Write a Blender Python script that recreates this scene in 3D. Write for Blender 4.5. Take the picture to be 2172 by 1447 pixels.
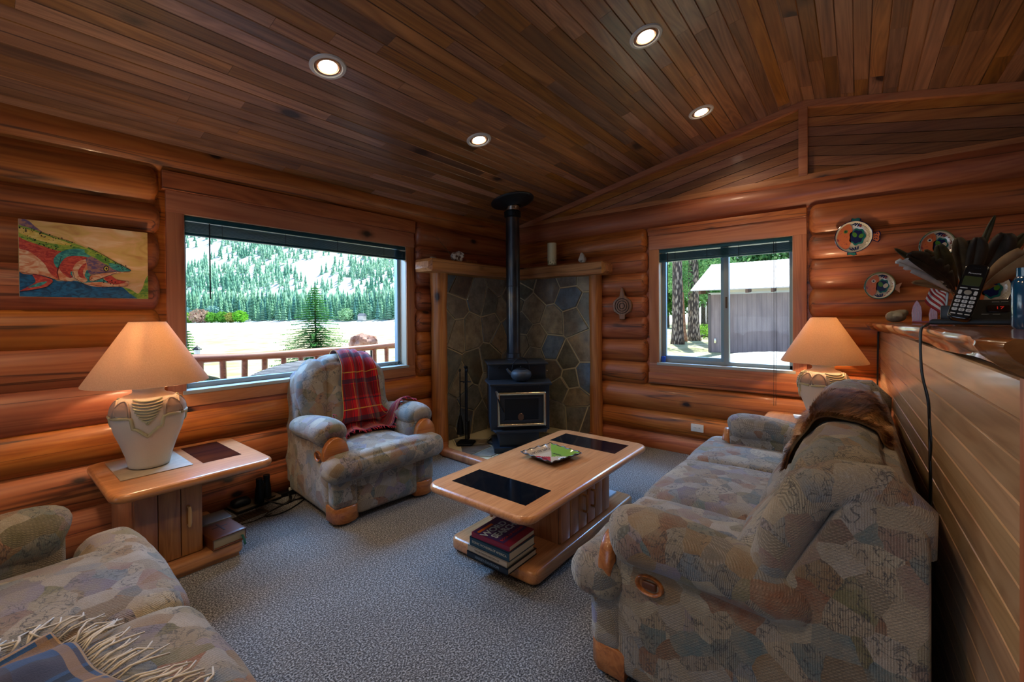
import bpy, bmesh, math, random
from mathutils import Vector, Matrix, Euler, noise
random.seed(7)
PI = math.pi
for o in list(bpy.data.objects): bpy.data.objects.remove(o)
SC = bpy.context.scene
COL = SC.collection
def hx(h, k=1.0):
    h = h.lstrip('#'); out = []
    for i in (0, 2, 4):
        c = int(h[i:i+2], 16)/255
        out.append((c/12.92 if c <= .04045 else ((c+.055)/1.055)**2.4)*k)
    return (*out, 1.0)

# ------------------------------------------------------------------ camera
YAW, PITCH, ROLL, FPX = math.radians(38.746), math.radians(.459), math.radians(-.4465), 912.28
CAM = Vector((0, 0, 1.4))
Fv = Vector((math.cos(YAW)*math.cos(PITCH), math.sin(YAW)*math.cos(PITCH), -math.sin(PITCH)))
R0 = Vector((math.sin(YAW), -math.cos(YAW), 0)); U0 = R0.cross(Fv)
Rv = R0*math.cos(ROLL)+U0*math.sin(ROLL); Uv = U0*math.cos(ROLL)-R0*math.sin(ROLL)
cd = bpy.data.cameras.new('camera'); cam = bpy.data.objects.new('camera', cd); COL.objects.link(cam)
cam.matrix_world = Matrix((( Rv.x, Uv.x, -Fv.x, CAM.x), (Rv.y, Uv.y, -Fv.y, CAM.y), (Rv.z, Uv.z, -Fv.z, CAM.z), (0, 0, 0, 1)))
cd.sensor_width = 36; cd.lens = 36*FPX/2172; cd.shift_y = -47.6/2172; cd.clip_start = .02; cd.clip_end = 3000
SC.camera = cam
def P(u, v, t):          # a place seen at photo position (u, v), t metres deep
    return CAM + (Fv + Rv*((u-1086)/FPX) - Uv*((v-675.9)/FPX))*t
def W(u, t, z):
    p = P(u, 670, t); return Vector((p.x, p.y, z))

# ------------------------------------------------------------------ light and exposure
SC.view_settings.view_transform = 'Standard'; SC.view_settings.look = 'None'
SC.view_settings.exposure = 0.0; SC.view_settings.gamma = 1.0; SC.view_settings.use_curve_mapping = False
w = bpy.data.worlds.new('sky'); SC.world = w; w.use_nodes = True
nt = w.node_tree; bg = nt.nodes['Background']
tc = nt.nodes.new('ShaderNodeTexCoord'); sx = nt.nodes.new('ShaderNodeSeparateXYZ'); cr = nt.nodes.new('ShaderNodeValToRGB')
nt.links.new(tc.outputs['Generated'], sx.inputs[0]); nt.links.new(sx.outputs['Z'], cr.inputs[0]); nt.links.new(cr.outputs[0], bg.inputs[0])
cr.color_ramp.elements[0].color = (.75, .88, 1, 1); cr.color_ramp.elements[1].color = (.22, .46, 1, 1)
bg.inputs[1].default_value = 1.5
def lamp(name, kind, loc, energy, color, size=None, size_y=None, to=None, **kw):
    ld = bpy.data.lights.new(name, kind); ld.energy = energy; ld.color = color
    if kind == 'AREA':
        ld.shape = 'RECTANGLE'; ld.size = size; ld.size_y = size_y or size
    elif size is not None:
        if kind == 'SUN': ld.angle = size
        else: ld.shadow_soft_size = size
    for k, v in kw.items(): setattr(ld, k, v)
    o = bpy.data.objects.new(name, ld); o.location = loc; COL.objects.link(o)
    if to is not None: o.rotation_euler = (Vector(to)-Vector(loc)).to_track_quat('-Z', 'Y').to_euler()
    return o
SUN_E = 11.0
lamp('sun', 'SUN', (8, 8, 30), SUN_E, (1, .97, .92), size=.01, to=(8-6, 8-2.5, 20))
DAY = (.27, .53, 1.0)
lamp('sky_light_big_window', 'AREA', (1.8, 4.75, 2.78), 380, DAY, 2.4, .9, to=(1.6, 1.6, .4))
lamp('sky_light_small_window', 'AREA', (5.7, 1.0, 2.9), 260, DAY, 1.6, .9, to=(2.9, 1.2, .4))
lamp('back_fill_light', 'AREA', (-2.55, 1.3, 1.25), 12, DAY, 2.2, 1.9, to=(2, 1.5, .7))  # unseen bluish fill lamp added behind the camera
for i, (x, y) in enumerate(((-.05, 2.33), (0.0, 1.0), (1.25, -1.6), (-1.3, 1.6), (0, -2.4), (2.6, -1.8))):  # unseen ceiling spots added for general fill, without fixtures
    z = 3.225-.2121*abs(y-.36)-.08
    lamp('unseen_fill_spot', 'SPOT', (x, y, z), 44, (1, .74, .47), size=.06, to=(x, y, 0), spot_size=2.3, spot_blend=.8)

# ------------------------------------------------------------------ materials
class NT:
    def __init__(s, name):
        s.m = bpy.data.materials.new(name); s.m.use_nodes = True; s.t = s.m.node_tree; s.b = s.t.nodes['Principled BSDF']; s.out = s.t.nodes['Material Output']
    def n(s, ty, **kw):
        nd = s.t.nodes.new('ShaderNode'+ty)
        for k, v in kw.items():
            if k.startswith('i_'):
                key = k[2:]; key = int(key) if key.isdigit() else key.replace('_', ' ')
                nd.inputs[key].default_value = v
            else: setattr(nd, k, v)
        return nd
    def l(s, a, b): s.t.links.new(a, b)
    def mathn(s, op, a, b=None, clamp=False):
        nd = s.n('Math', operation=op); nd.use_clamp = clamp
        for i, x in enumerate((a, b)):
            if x is None: continue
            if isinstance(x, (int, float)): nd.inputs[i].default_value = x
            else: s.l(x, nd.inputs[i])
        return nd.outputs[0]
    def mix(s, f, a, b, blend='MIX'):
        nd = s.n('Mix', data_type='RGBA', blend_type=blend)
        for key, x in ((0, f), (6, a), (7, b)):
            if isinstance(x, (int, float)): nd.inputs[key].default_value = x
            elif isinstance(x, tuple): nd.inputs[key].default_value = x
            else: s.l(x, nd.inputs[key])
        return nd.outputs[2]
    def ramp(s, fac, stops, const=False):
        nd = s.n('ValToRGB'); e = nd.color_ramp.elements
        if const: nd.color_ramp.interpolation = 'CONSTANT'
        while len(e) < len(stops): e.new(.5)
        for i, (p, c) in enumerate(stops): e[i].position = p; e[i].color = c
        s.l(fac, nd.inputs[0]); return nd.outputs[0]
    def coords(s, scale=(1, 1, 1), island=False, rot=None):
        c = s.n('TexCoord').outputs['Object']
        if island:
            r = s.n('NewGeometry').outputs['Random Per Island']
            cb = s.n('CombineXYZ')
            for i, k in enumerate((37.3, 61.7, 23.9)): s.l(s.mathn('MULTIPLY', r, k), cb.inputs[i])
            va = s.n('VectorMath', operation='ADD'); s.l(c, va.inputs[0]); s.l(cb.outputs[0], va.inputs[1]); c = va.outputs[0]
        mp = s.n('Mapping'); mp.inputs['Scale'].default_value = scale
        if rot: mp.inputs['Rotation'].default_value = rot
        s.l(c, mp.inputs[0]); return mp.outputs[0]
    def bump(s, h, strength=.3, dist=.01):
        b = s.n('Bump'); b.inputs['Strength'].default_value = strength; b.inputs['Distance'].default_value = dist
        s.l(h, b.inputs['Height']); s.l(b.outputs[0], s.b.inputs['Normal'])
    def rough(s, r, coat=0, spec=None, metal=0):
        s.b.inputs['Roughness'].default_value = r; s.b.inputs['Coat Weight'].default_value = coat; s.b.inputs['Coat Roughness'].default_value = .12
        s.b.inputs['Metallic'].default_value = metal
        if spec is not None: s.b.inputs['Specular IOR Level'].default_value = spec

def plain(name, col, rough=.6, metal=0, coat=0, emis=0, spec=None, nscale=0, namp=.12):
    M = NT(name); M.rough(rough, coat, spec, metal); c = hx(col) if isinstance(col, str) else (*col, 1)
    M.b.inputs['Base Color'].default_value = c
    if nscale:
        nz = M.n('TexNoise', i_Scale=nscale, i_Detail=4.0); M.l(M.coords(), nz.inputs[0])
        M.l(M.mix(M.mathn('MULTIPLY', nz.outputs[0], namp*2), c, tuple(x*(1-2.2*namp) for x in c[:3])+(1,)), M.b.inputs['Base Color'])
        M.bump(nz.outputs[0], .15, .004)
    if emis: M.b.inputs['Emission Color'].default_value = c; M.b.inputs['Emission Strength'].default_value = emis
    return M.m

def wood(name, cols, axis='x', island=True, rough=.45, coat=.2, knots=.0, grain=1.0, var=.35, cracks=0, tint=None):
    """cols: dark, mid, light"""
    M = NT(name); M.rough(rough, coat)
    ax = 'xyz'.index(axis); lo, hi = .7*grain, 14*grain
    sc = [hi]*3; sc[ax] = lo
    co = M.coords(tuple(sc), island)
    n1 = M.n('TexNoise', i_Scale=1.0, i_Detail=6.0, i_Roughness=.6, i_Distortion=.8); M.l(co, n1.inputs[0])
    sc2 = [6*grain]*3; sc2[ax] = .35*grain
    co2 = M.coords(tuple(sc2), island)
    wv = M.n('TexNoise', i_Scale=.8, i_Detail=2.0, i_Distortion=1.5); M.l(co2, wv.inputs[0])
    rings = M.mathn('FRACT', M.mathn('MULTIPLY', wv.outputs[0], 13.0))
    rings = M.mathn('PINGPONG', rings, .5)
    f = M.mathn('ADD', M.mathn('MULTIPLY', n1.outputs[0], .70), M.mathn('MULTIPLY', rings, .30))
    c = M.ramp(f, [(.22, hx(cols[0])), (.43, hx(cols[1])), (.68, hx(cols[2]))])
    if island:
        r = M.n('NewGeometry').outputs['Random Per Island']
        r2 = M.mathn('FRACT', M.mathn('MULTIPLY', r, 17.31))
        hv = M.n('HueSaturation'); M.l(c, hv.inputs['Color'])
        M.l(M.mathn('ADD', M.mathn('MULTIPLY', r, var*2), 1-var), hv.inputs['Value'])
        M.l(M.mathn('ADD', M.mathn('MULTIPLY', r2, .35*var*2), 1-.45*var), hv.inputs['Saturation'])
        M.l(M.mathn('ADD', M.mathn('MULTIPLY', r2, .012), .494), hv.inputs['Hue'])
        c = hv.outputs[0]
    if knots:
        sk = [3.3]*3; sk[ax] = 1.9
        ck = M.coords(tuple(sk), island); v = M.n('TexVoronoi', i_Scale=knots); M.l(ck, v.inputs[0])
        dn = M.n('TexNoise', i_Scale=9.0); M.l(ck, dn.inputs[0])
        d = M.mathn('ADD', v.outputs['Distance'], M.mathn('MULTIPLY', M.mathn('SUBTRACT', dn.outputs[0], .5), .05))
        k = M.ramp(d, [(.06, (1, 1, 1, 1)), (.095, (.4, .4, .4, 1)), (.15, (0, 0, 0, 1))])
        c = M.mix(k, c, hx('#2a1208'))
    if cracks:
        s3 = [9]*3; s3[ax] = .25
        cc = M.coords(tuple(s3), island); cn = M.n('TexNoise', i_Scale=.55, i_Detail=3.0); M.l(cc, cn.inputs[0])
        dd = M.mathn('ABSOLUTE', M.mathn('SUBTRACT', cn.outputs[0], .5))
        k = M.ramp(dd, [(.0, (1, 1, 1, 1)), (.011, (0, 0, 0, 1))])
        c = M.mix(M.mathn('MULTIPLY', k, .8), c, hx('#2b1306'))
    M.l(c, M.b.inputs['Base Color'])
    M.bump(f, .12, .004)
    return M.m

def fabric(name, base='#a59680', scale=1.0, weave=1.0):
    M = NT(name); M.rough(.95, spec=.1); M.b.inputs['Sheen Weight'].default_value = .25
    co = M.coords((1, 1, 1))
    nz = M.n('TexNoise', i_Scale=4*scale, i_Detail=3.0); M.l(co, nz.inputs[0])
    va = M.n('VectorMath', operation='MULTIPLY_ADD'); M.l(nz.outputs['Color'], va.inputs[0]); va.inputs[1].default_value = (.13, .13, .13); M.l(co, va.inputs[2])
    v = M.n('TexVoronoi', i_Scale=12.5*scale); M.l(va.outputs[0], v.inputs[0])
    sep = M.n('SeparateColor'); M.l(v.outputs['Color'], sep.inputs[0])
    pal = ['#aca092', '#78848e', '#b8a68e', '#94766e', '#7e7856', '#aaa49e', '#967858', '#b8ada0', '#6a7c7e', '#8e8494', '#966248', '#bcb09a']
    c = M.ramp(sep.outputs[0], [(i/len(pal), hx(p)) for i, p in enumerate(pal)], True)
    # soft larger tone
    n2 = M.n('TexNoise', i_Scale=9*scale, i_Detail=5.0, i_Roughness=.7); M.l(co, n2.inputs[0])
    c = M.mix(M.ramp(n2.outputs[0], [(.38, (.1, .1, .1, 1)), (.62, (.8, .8, .8, 1))]), c, hx(base))
    # dark scribbles
    n3 = M.n('TexNoise', i_Scale=26*scale, i_Detail=5.0, i_Distortion=.6); M.l(co, n3.inputs[0])
    d = M.mathn('ABSOLUTE', M.mathn('SUBTRACT', n3.outputs[0], .5))
    k = M.ramp(d, [(0, (1, 1, 1, 1)), (.012, (.5, .5, .5, 1)), (.028, (0, 0, 0, 1))])
    msk = M.ramp(sep.outputs[1], [(.45, (0, 0, 0, 1)), (.5, (.85, .85, .85, 1))], True)
    c = M.mix(M.mathn('MULTIPLY', k, msk), c, hx('#39404a'))
    # weave: fine diagonal stripes, some patches with herringbone dots
    def stripes(sc, rot):
        cc = M.coords((1, 1, 1), rot=rot); wv = M.n('TexWave', i_Scale=sc*scale, i_Distortion=.6, i_Detail=1.0); wv.inputs['Detail Scale'].default_value = 3; M.l(cc, wv.inputs[0]); return wv.outputs['Fac']
    s1 = stripes(64, (.5, .3, .6)); s2 = stripes(52, (-.6, .7, -.5))
    st = M.mathn('MULTIPLY', s1, s2)
    s3 = stripes(75, (0, 0, .785)); st = M.mix(M.ramp(sep.outputs[1], [(.5, (0, 0, 0, 1)), (.52, (1, 1, 1, 1))], True), st, s3)
    pm = M.ramp(sep.outputs[2], [(.3, (.25, .25, .25, 1)), (.55, (.95, .95, .95, 1)), (.8, (.5, .5, .5, 1))], True)
    c = M.mix(M.mathn('MULTIPLY', M.mathn('MULTIPLY', M.mathn('SUBTRACT', 1.0, st), pm), .55), c, hx('#4a443e'))
    fn = M.n('TexNoise', i_Scale=420.0, i_Detail=1.0); M.l(co, fn.inputs[0])
    c = M.mix(.35, c, M.ramp(fn.outputs[0], [(.35, (.25, .25, .25, 1)), (.65, (1, 1, 1, 1))]), 'MULTIPLY')
    M.l(c, M.b.inputs['Base Color'])
    M.bump(M.mathn('ADD', M.mathn('MULTIPLY', st, weave), fn.outputs[0]), .5, .004)
    return M.m

def plaid(name, base, bands, rot=(0, 0, 0), axes=('X', 'Y'), uv=True):
    """bands: list of (freq, phase, halfwidth, colour, strength) laid both ways over the cloth's UV"""
    M = NT(name); M.rough(.95, spec=.1); M.b.inputs['Sheen Weight'].default_value = .3
    c = hx(base); t = M.n('TexCoord').outputs['UV']; sp = M.n('SeparateXYZ'); M.l(t, sp.inputs[0])
    for fr, ph, hw, colr, stg in bands:
        for a in ('X', 'Y'):
            f = M.mathn('FRACT', M.mathn('ADD', M.mathn('MULTIPLY', sp.outputs[a], fr), ph))
            d = M.mathn('ABSOLUTE', M.mathn('SUBTRACT', f, .5))
            k = M.mathn('MULTIPLY', M.mathn('LESS_THAN', d, hw), stg)
            c = M.mix(k, c, hx(colr))
    nz = M.n('TexNoise', i_Scale=300.0); M.l(M.coords(), nz.inputs[0])
    c = M.mix(.4, c, M.ramp(nz.outputs[0], [(.3, (.45, .45, .45, 1)), (.7, (1, 1, 1, 1))]), 'MULTIPLY')
    M.l(c, M.b.inputs['Base Color']); M.bump(nz.outputs[0], .4, .003)
    return M.m

LOG = wood('pine_log', ('#7c3a16', '#a85a28', '#c0743a'), 'x', rough=.5, coat=.12, knots=1.0, grain=.8, var=.13, cracks=1)
LOGY = wood('pine_log_across', ('#7c3a16', '#a85a28', '#c0743a'), 'y', rough=.5, coat=.12, knots=1.0, grain=.8, var=.13, cracks=1)
CEIL = wood('cedar_ceiling_board', ('#5c3820', '#865630', '#a87244'), 'x', rough=.5, coat=.15, knots=.6, grain=1.0, var=.42)
GABLE = wood('cedar_gable_board', ('#6a3a1c', '#945828', '#ac703a'), 'y', rough=.5, coat=.15, knots=.0, grain=1.0, var=.3)
TRIMX = wood('fir_trim_along', ('#965230', '#b47046', '#c48052'), 'x', rough=.5, coat=.1, knots=.7, grain=.8, var=.08)
TRIMY = wood('fir_trim_across', ('#965230', '#b47046', '#c48052'), 'y', rough=.5, coat=.1, knots=.7, grain=.8, var=.08)
TRIMZ = wood('fir_trim_upright', ('#965230', '#b47046', '#c48052'), 'z', rough=.5, coat=.1, knots=.7, grain=.8, var=.08)
PANEL = wood('fir_panel', ('#a07850', '#c49e76', '#d6b48c'), 'x', rough=.32, coat=.5, knots=.4, grain=1.0, var=.14)
MANTEL = wood('mantel_timber', ('#7c4822', '#ae743e', '#c48a50'), 'x', rough=.6, coat=.05, knots=1.0, grain=.8, var=.1, cracks=1)
MANTELY = wood('mantel_timber_across', ('#7c4822', '#ae743e', '#c48a50'), 'y', rough=.6, coat=.05, knots=1.0, grain=.8, var=.1, cracks=1)
POST = wood('pine_post', ('#8a4a20', '#b06c36', '#c4823f'), 'z', rough=.5, coat=.15, knots=.8, grain=.7, var=.1)
OAKX = wood('honey_oak', ('#a46834', '#c4874c', '#d89c60'), 'x', rough=.28, coat=.6, grain=1.8, var=.08)
OAKY = wood('honey_oak_across', ('#a46834', '#c4874c', '#d89c60'), 'y', rough=.28, coat=.6, grain=1.8, var=.08)
OAKZ = wood('honey_oak_upright', ('#8a5228', '#aa6e3c', '#bc8048'), 'z', rough=.35, coat=.4, grain=1.8, var=.08)
SLAB = wood('live_edge_slab', ('#5c3014', '#8a5226', '#a8703c'), 'x', island=False, rough=.22, coat=.8, grain=.8, knots=.5)
FAB = fabric('tapestry_fabric')
BLACKM = plain('black_iron', '#1c1f23', .5, .6, nscale=30)
STOVE = plain('stove_steel', '#2c3138', .42, .4, nscale=20)
BLACK = plain('black_plastic', '#0b0c0e', .35)
CHROME = plain('chrome', '#c9c9c4', .18, 1.0)
BRASS = plain('satin_brass', '#ddd0b0', .22, 1.0)
WHITEP = plain('white_plastic', '#d9d6cc', .4)
VINYL = plain('grey_vinyl', '#8f9a9c', .4)
CERAM = plain('sandy_ceramic', '#cfc2ae', .75, nscale=160, namp=.1)
CERAM2 = plain('olive_glaze', '#b5ae86', .6, nscale=90, namp=.1)
CERAM3 = plain('taupe_glaze', '#a8937e', .7, nscale=90, namp=.1)

def carpet():
    M = NT('cut_pile_carpet'); M.rough(1.0, spec=.05); M.b.inputs['Sheen Weight'].default_value = .3
    co = M.coords()
    a = M.n('TexNoise', i_Scale=135.0, i_Detail=4.0); M.l(co, a.inputs[0])
    b = M.n('TexNoise', i_Scale=3.0, i_Detail=3.0); M.l(co, b.inputs[0])
    v = M.n('TexVoronoi', i_Scale=130.0); M.l(co, v.inputs[0])
    c = M.ramp(a.outputs[0], [(.36, hx('#1e1c1a')), (.5, hx('#5e5a55')), (.62, hx('#b0aca6'))])
    c = M.mix(.25, c, M.ramp(b.outputs[0], [(.35, (.6, .6, .6, 1)), (.65, (1, 1, 1, 1))]), 'MULTIPLY')
    M.l(c, M.b.inputs['Base Color']); M.bump(a.outputs[0], .9, .012); return M.m
CARPET = carpet()

def glassm(name='window_glass', tint=(.93, .98, 1, 1), gl=.012):
    M = NT(name); t = M.n('BsdfTransparent'); t.inputs[0].default_value = tint; g = M.n('BsdfGlossy'); g.inputs['Roughness'].default_value = .02
    mx = M.n('MixShader'); mx.inputs[0].default_value = gl; M.l(t.outputs[0], mx.inputs[1]); M.l(g.outputs[0], mx.inputs[2]); M.l(mx.outputs[0], M.out.inputs[0]); return M.m
GLASS = glassm()

# ------------------------------------------------------------------ mesh builder
class MB:
    def __init__(s): s.v = []; s.f = []; s.uv = {}; s.mi = {}; s.M = Matrix.Identity(4); s.cur = 0
    def add(s, vs, fs, uvs=None):
        b = len(s.v); s.v += [tuple(s.M @ Vector(p)) for p in vs]
        for i, f in enumerate(fs):
            s.mi[len(s.f)] = s.cur
            if uvs is not None: s.uv[len(s.f)] = [uvs[k] for k in f]
            s.f.append(tuple(b+k for k in f))
        return s
    def box(s, x0, x1, y0, y1, z0, z1, b=0):
        if b <= 0:
            return s.add([(x, y, z) for x in (x0, x1) for y in (y0, y1) for z in (z0, z1)], [(0, 1, 3, 2), (4, 6, 7, 5), (0, 4, 5, 1), (2, 3, 7, 6), (0, 2, 6, 4), (1, 5, 7, 3)])
        bm = bmesh.new(); bmesh.ops.create_cube(bm, size=1)
        for v in bm.verts: v.co = Vector(((x0+x1)/2+v.co.x*(x1-x0), (y0+y1)/2+v.co.y*(y1-y0), (z0+z1)/2+v.co.z*(z1-z0)))
        bmesh.ops.bevel(bm, geom=list(bm.edges), offset=b, segments=2, affect='EDGES', profile=.6)
        bm.verts.index_update(); s.add([v.co for v in bm.verts], [[v.index for v in f.verts] for f in bm.faces]); bm.free(); return s
    def rings(s, rs, cap0=True, cap1=True, closed=True):
        n = len(rs[0]); vs = [p for r in rs for p in r]; fs = []
        for i in range(len(rs)-1):
            for j in range(n if closed else n-1):
                k = (j+1) % n; fs.append((i*n+j, i*n+k, (i+1)*n+k, (i+1)*n+j))
        if cap0 and closed: fs.append(tuple(range(n-1, -1, -1)))
        if cap1 and closed: fs.append(tuple((len(rs)-1)*n+j for j in range(n)))
        return s.add(vs, fs)
    def lathe(s, prof, c=(0, 0, 0), n=40, cap=True):
        return s.rings([[(c[0]+r*math.cos(2*PI*j/n), c[1]+r*math.sin(2*PI*j/n), c[2]+z) for j in range(n)] for r, z in prof], cap, cap)
    def tube(s, pts, r, n=10, cap=True, sq=None, up=None):
        """r: number or list; sq: (width factor, height factor) for elliptical sections"""
        pts = [Vector(p) for p in pts]; rs = r if isinstance(r, (list, tuple)) else [r]*len(pts); out = []
        prev = None
        for i, p in enumerate(pts):
            t = (pts[min(i+1, len(pts)-1)]-pts[max(i-1, 0)]).normalized()
            if up is not None: a = t.cross(Vector(up))
            elif prev is None: a = t.cross(Vector((0, 0, 1))) if abs(t.z) < .9 else t.cross(Vector((0, 1, 0)))
            else: a = prev-t*prev.dot(t)
            a.normalize(); prev = a; bb = a.cross(t)
            kx, ky = sq if sq else (1, 1)
            out.append([p+a*(math.cos(2*PI*j/n)*rs[i]*kx)+bb*(math.sin(2*PI*j/n)*rs[i]*ky) for j in range(n)])
        return s.rings(out, cap, cap)
    def prism(s, poly, z0, z1, ax='z', b=0):
        """extrude a 2D polygon; ax is the extrusion axis"""
        def m(p, z): return (p[0], p[1], z) if ax == 'z' else ((p[0], z, p[1]) if ax == 'y' else (z, p[0], p[1]))
        n = len(poly)
        if b:
            cx = sum(p[0] for p in poly)/n; cy = sum(p[1] for p in poly)/n
            L = [max(1e-6, math.hypot(p[0]-cx, p[1]-cy)) for p in poly]
            ins = [(p[0]-(p[0]-cx)/l*b, p[1]-(p[1]-cy)/l*b) for p, l in zip(poly, L)]
            d = b if z1 > z0 else -b
            return s.rings([[m(p, z0) for p in ins], [m(p, z0+d) for p in poly], [m(p, z1-d) for p in poly], [m(p, z1) for p in ins]])
        return s.rings([[m(p, z0) for p in poly], [m(p, z1) for p in poly]])
    def slab(s, x0, x1, y0, y1, z0, z1, rc, r, n=8):
        """rounded rectangle with a bull-nosed edge"""
        def loop(ins, z):
            out = []; rr = max(rc-ins, .001)
            for cx, cy, a0 in ((x1-rc, y1-rc, 0), (x0+rc, y1-rc, PI/2), (x0+rc, y0+rc, PI), (x1-rc, y0+rc, 1.5*PI)):
                for k in range(n+1):
                    a = a0+PI/2*k/n; out.append((cx+rr*math.cos(a), cy+rr*math.sin(a), z))
            return out
        L = []; m = 6
        for k in range(m+1): a = PI/2*k/m; L.append(loop(r*(1-math.sin(a)), z0+r*(1-math.cos(a))))
        for k in range(m+1): a = PI/2*k/m; L.append(loop(r*(1-math.cos(a)), z1-r+r*math.sin(a)))
        return s.rings(L)
    def soft(s, c, h, r, puff=(0, 0, .02), n=12, nz=.006, seed=0, fn=None):
        """a stuffed cushion: rounded box with swollen faces. c centre, h half sizes"""
        idx = {}; vs = []; fs = []
        def vert(a, b, d):
            key = (round(a, 4), round(b, 4), round(d, 4))
            if key in idx: return idx[key]
            q = Vector((a*h[0], b*h[1], d*h[2]))
            core = Vector([max(-(h[i]-r), min(h[i]-r, q[i])) for i in range(3)]); dd = q-core
            if dd.length > 1e-9: q = core+dd.normalized()*r
            q.x += math.copysign(puff[0], a)*(abs(a) > .5)*(1-b*b)*(1-d*d) if abs(a) > .999 else 0
            q.y += math.copysign(puff[1], b)*(1-a*a)*(1-d*d) if abs(b) > .999 else 0
            q.z += math.copysign(puff[2], d)*(1-a*a)*(1-b*b) if abs(d) > .999 else 0
            if nz:
                nv = noise.noise_vector(q*7+Vector((seed*3.1, seed*1.7, 0))); nv2 = noise.noise_vector(q*19+Vector((seed, 0, 5)))
                q += nv*nz+nv2*nz*.4
            if fn: q = Vector(fn(q))
            idx[key] = len(vs); vs.append(q+Vector(c)); return idx[key]
        g = [-math.cos(PI*k/n)*.5-.5*0 for k in range(n+1)]
        g = [(-1+2*k/n) for k in range(n+1)]; g = [math.copysign(abs(x)**.8, x) for x in g]
        for ax in range(3):
            for sg in (-1, 1):
                for i in range(n):
                    for j in range(n):
                        q = []
                        for (u, v) in ((g[i], g[j]), (g[i+1], g[j]), (g[i+1], g[j+1]), (g[i], g[j+1])):
                            p = [0, 0, 0]; p[ax] = sg; p[(ax+1) % 3] = u; p[(ax+2) % 3] = v; q.append(vert(*p))
                        fs.append(tuple(q) if sg > 0 else tuple(reversed(q)))
        return s.add(vs, fs)
    def grid(s, fn, nu, nv, uvs=True, closed_u=False):
        vs = []; uv = []
        for i in range(nu+1):
            for j in range(nv+1):
                vs.append(fn(i/nu, j/nv)); uv.append((i/nu, j/nv))
        fs = [(i*(nv+1)+j, (i+1)*(nv+1)+j, (i+1)*(nv+1)+j+1, i*(nv+1)+j+1) for i in range(nu) for j in range(nv)]
        return s.add(vs, fs, uv)
    def ball(s, c, r, n=16, fn=None):
        rx, ry, rz = r if isinstance(r, (tuple, list)) else (r, r, r); rs = []
        for i in range(n+1):
            a = -PI/2+PI*i/n; k = max(math.cos(a), .001)
            ring = []
            for j in range(2*n):
                p = Vector((rx*k*math.cos(PI*j/n), ry*k*math.sin(PI*j/n), rz*math.sin(a)))
                if fn: p = fn(p)
                ring.append(p+Vector(c))
            rs.append(ring)
        return s.rings(rs)
    def build(s, name, mats, parent=None, smooth=True, angle=40, solid=0, sub=0):
        me = bpy.data.meshes.new(name); me.from_pydata(s.v, [], s.f); 
        if not isinstance(mats, (list, tuple)): mats = [mats]
        for m in mats: me.materials.append(m)
        if s.uv:
            ul = me.uv_layers.new(name='UVMap')
            for i, p in enumerate(me.polygons):
                if i in s.uv:
                    for li, uv in zip(p.loop_indices, s.uv[i]): ul.data[li].uv = uv
        for i, p in enumerate(me.polygons):
            p.use_smooth = smooth; p.material_index = s.mi.get(i, 0)
        me.validate(); me.update()
        if smooth and angle < 180: me.set_sharp_from_angle(angle=math.radians(angle))
        o = bpy.data.objects.new(name, me); COL.objects.link(o)
        if parent: o.parent = parent
        if solid: md = o.modifiers.new('thickness', 'SOLIDIFY'); md.thickness = solid; md.offset = 0
        if sub: md = o.modifiers.new('smooth', 'SUBSURF'); md.levels = sub; md.render_levels = sub
        return o
def tag(o, label, cat, group=None, kind=None):
    o['label'] = label; o['category'] = cat
    if group: o['group'] = group
    if kind: o['kind'] = kind
    return o
def thing(name, label, cat, loc=(0, 0, 0), rz=0, group=None):
    o = bpy.data.objects.new(name, None); COL.objects.link(o); o.location = loc; o.rotation_euler = (0, 0, rz); o.empty_display_size = .1
    return tag(o, label, cat, group)
def struct(o): o['kind'] = 'structure'; return o
def text(body, size, mat, parent, M, name='lettering', ext=.0004, align='CENTER', bold=0, sx=1.0):
    cu = bpy.data.curves.new(name, 'FONT'); cu.body = body; cu.size = size; cu.extrude = ext; cu.align_x = align; cu.align_y = 'CENTER'; cu.offset = bold
    cu.materials.append(mat); tmp = bpy.data.objects.new(name, cu); COL.objects.link(tmp); bpy.context.view_layer.update()
    me = bpy.data.meshes.new_from_object(tmp.evaluated_get(bpy.context.evaluated_depsgraph_get())); bpy.data.objects.remove(tmp); bpy.data.curves.remove(cu)
    o = bpy.data.objects.new(name, me); COL.objects.link(o); o.parent = parent
    o.matrix_local = M @ Matrix.Diagonal((sx, 1, 1, 1)); return o
def frame(o, x, y, z):  # matrix from origin and axes
    x, y, z, o = Vector(x).normalized(), Vector(y).normalized(), Vector(z).normalized(), Vector(o)
    return Matrix(((x.x, y.x, z.x, o.x), (x.y, y.y, z.y, o.y), (x.z, y.z, z.z, o.z), (0, 0, 0, 1)))

# ================================================================== the room shell
XR, YL = 4.45, 3.566           # window trim planes
XB, YB = -2.7, -4.3            # far side walls, behind the camera
RIDGE_Y, RIDGE_Z, SL = .36, 3.225, .2121
def ceil_z(y): return RIDGE_Z-SL*abs(y-RIDGE_Y)
m = MB(); m.grid(lambda u, v: (XB-.1+(4.75-XB)*u, YB-.1+(3.8-YB)*v, 0), 2, 2); m.box(XB-.1, 4.65, YB-.1, 3.75, -.2, -.005)
struct(m.build('floor', CARPET))

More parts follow.
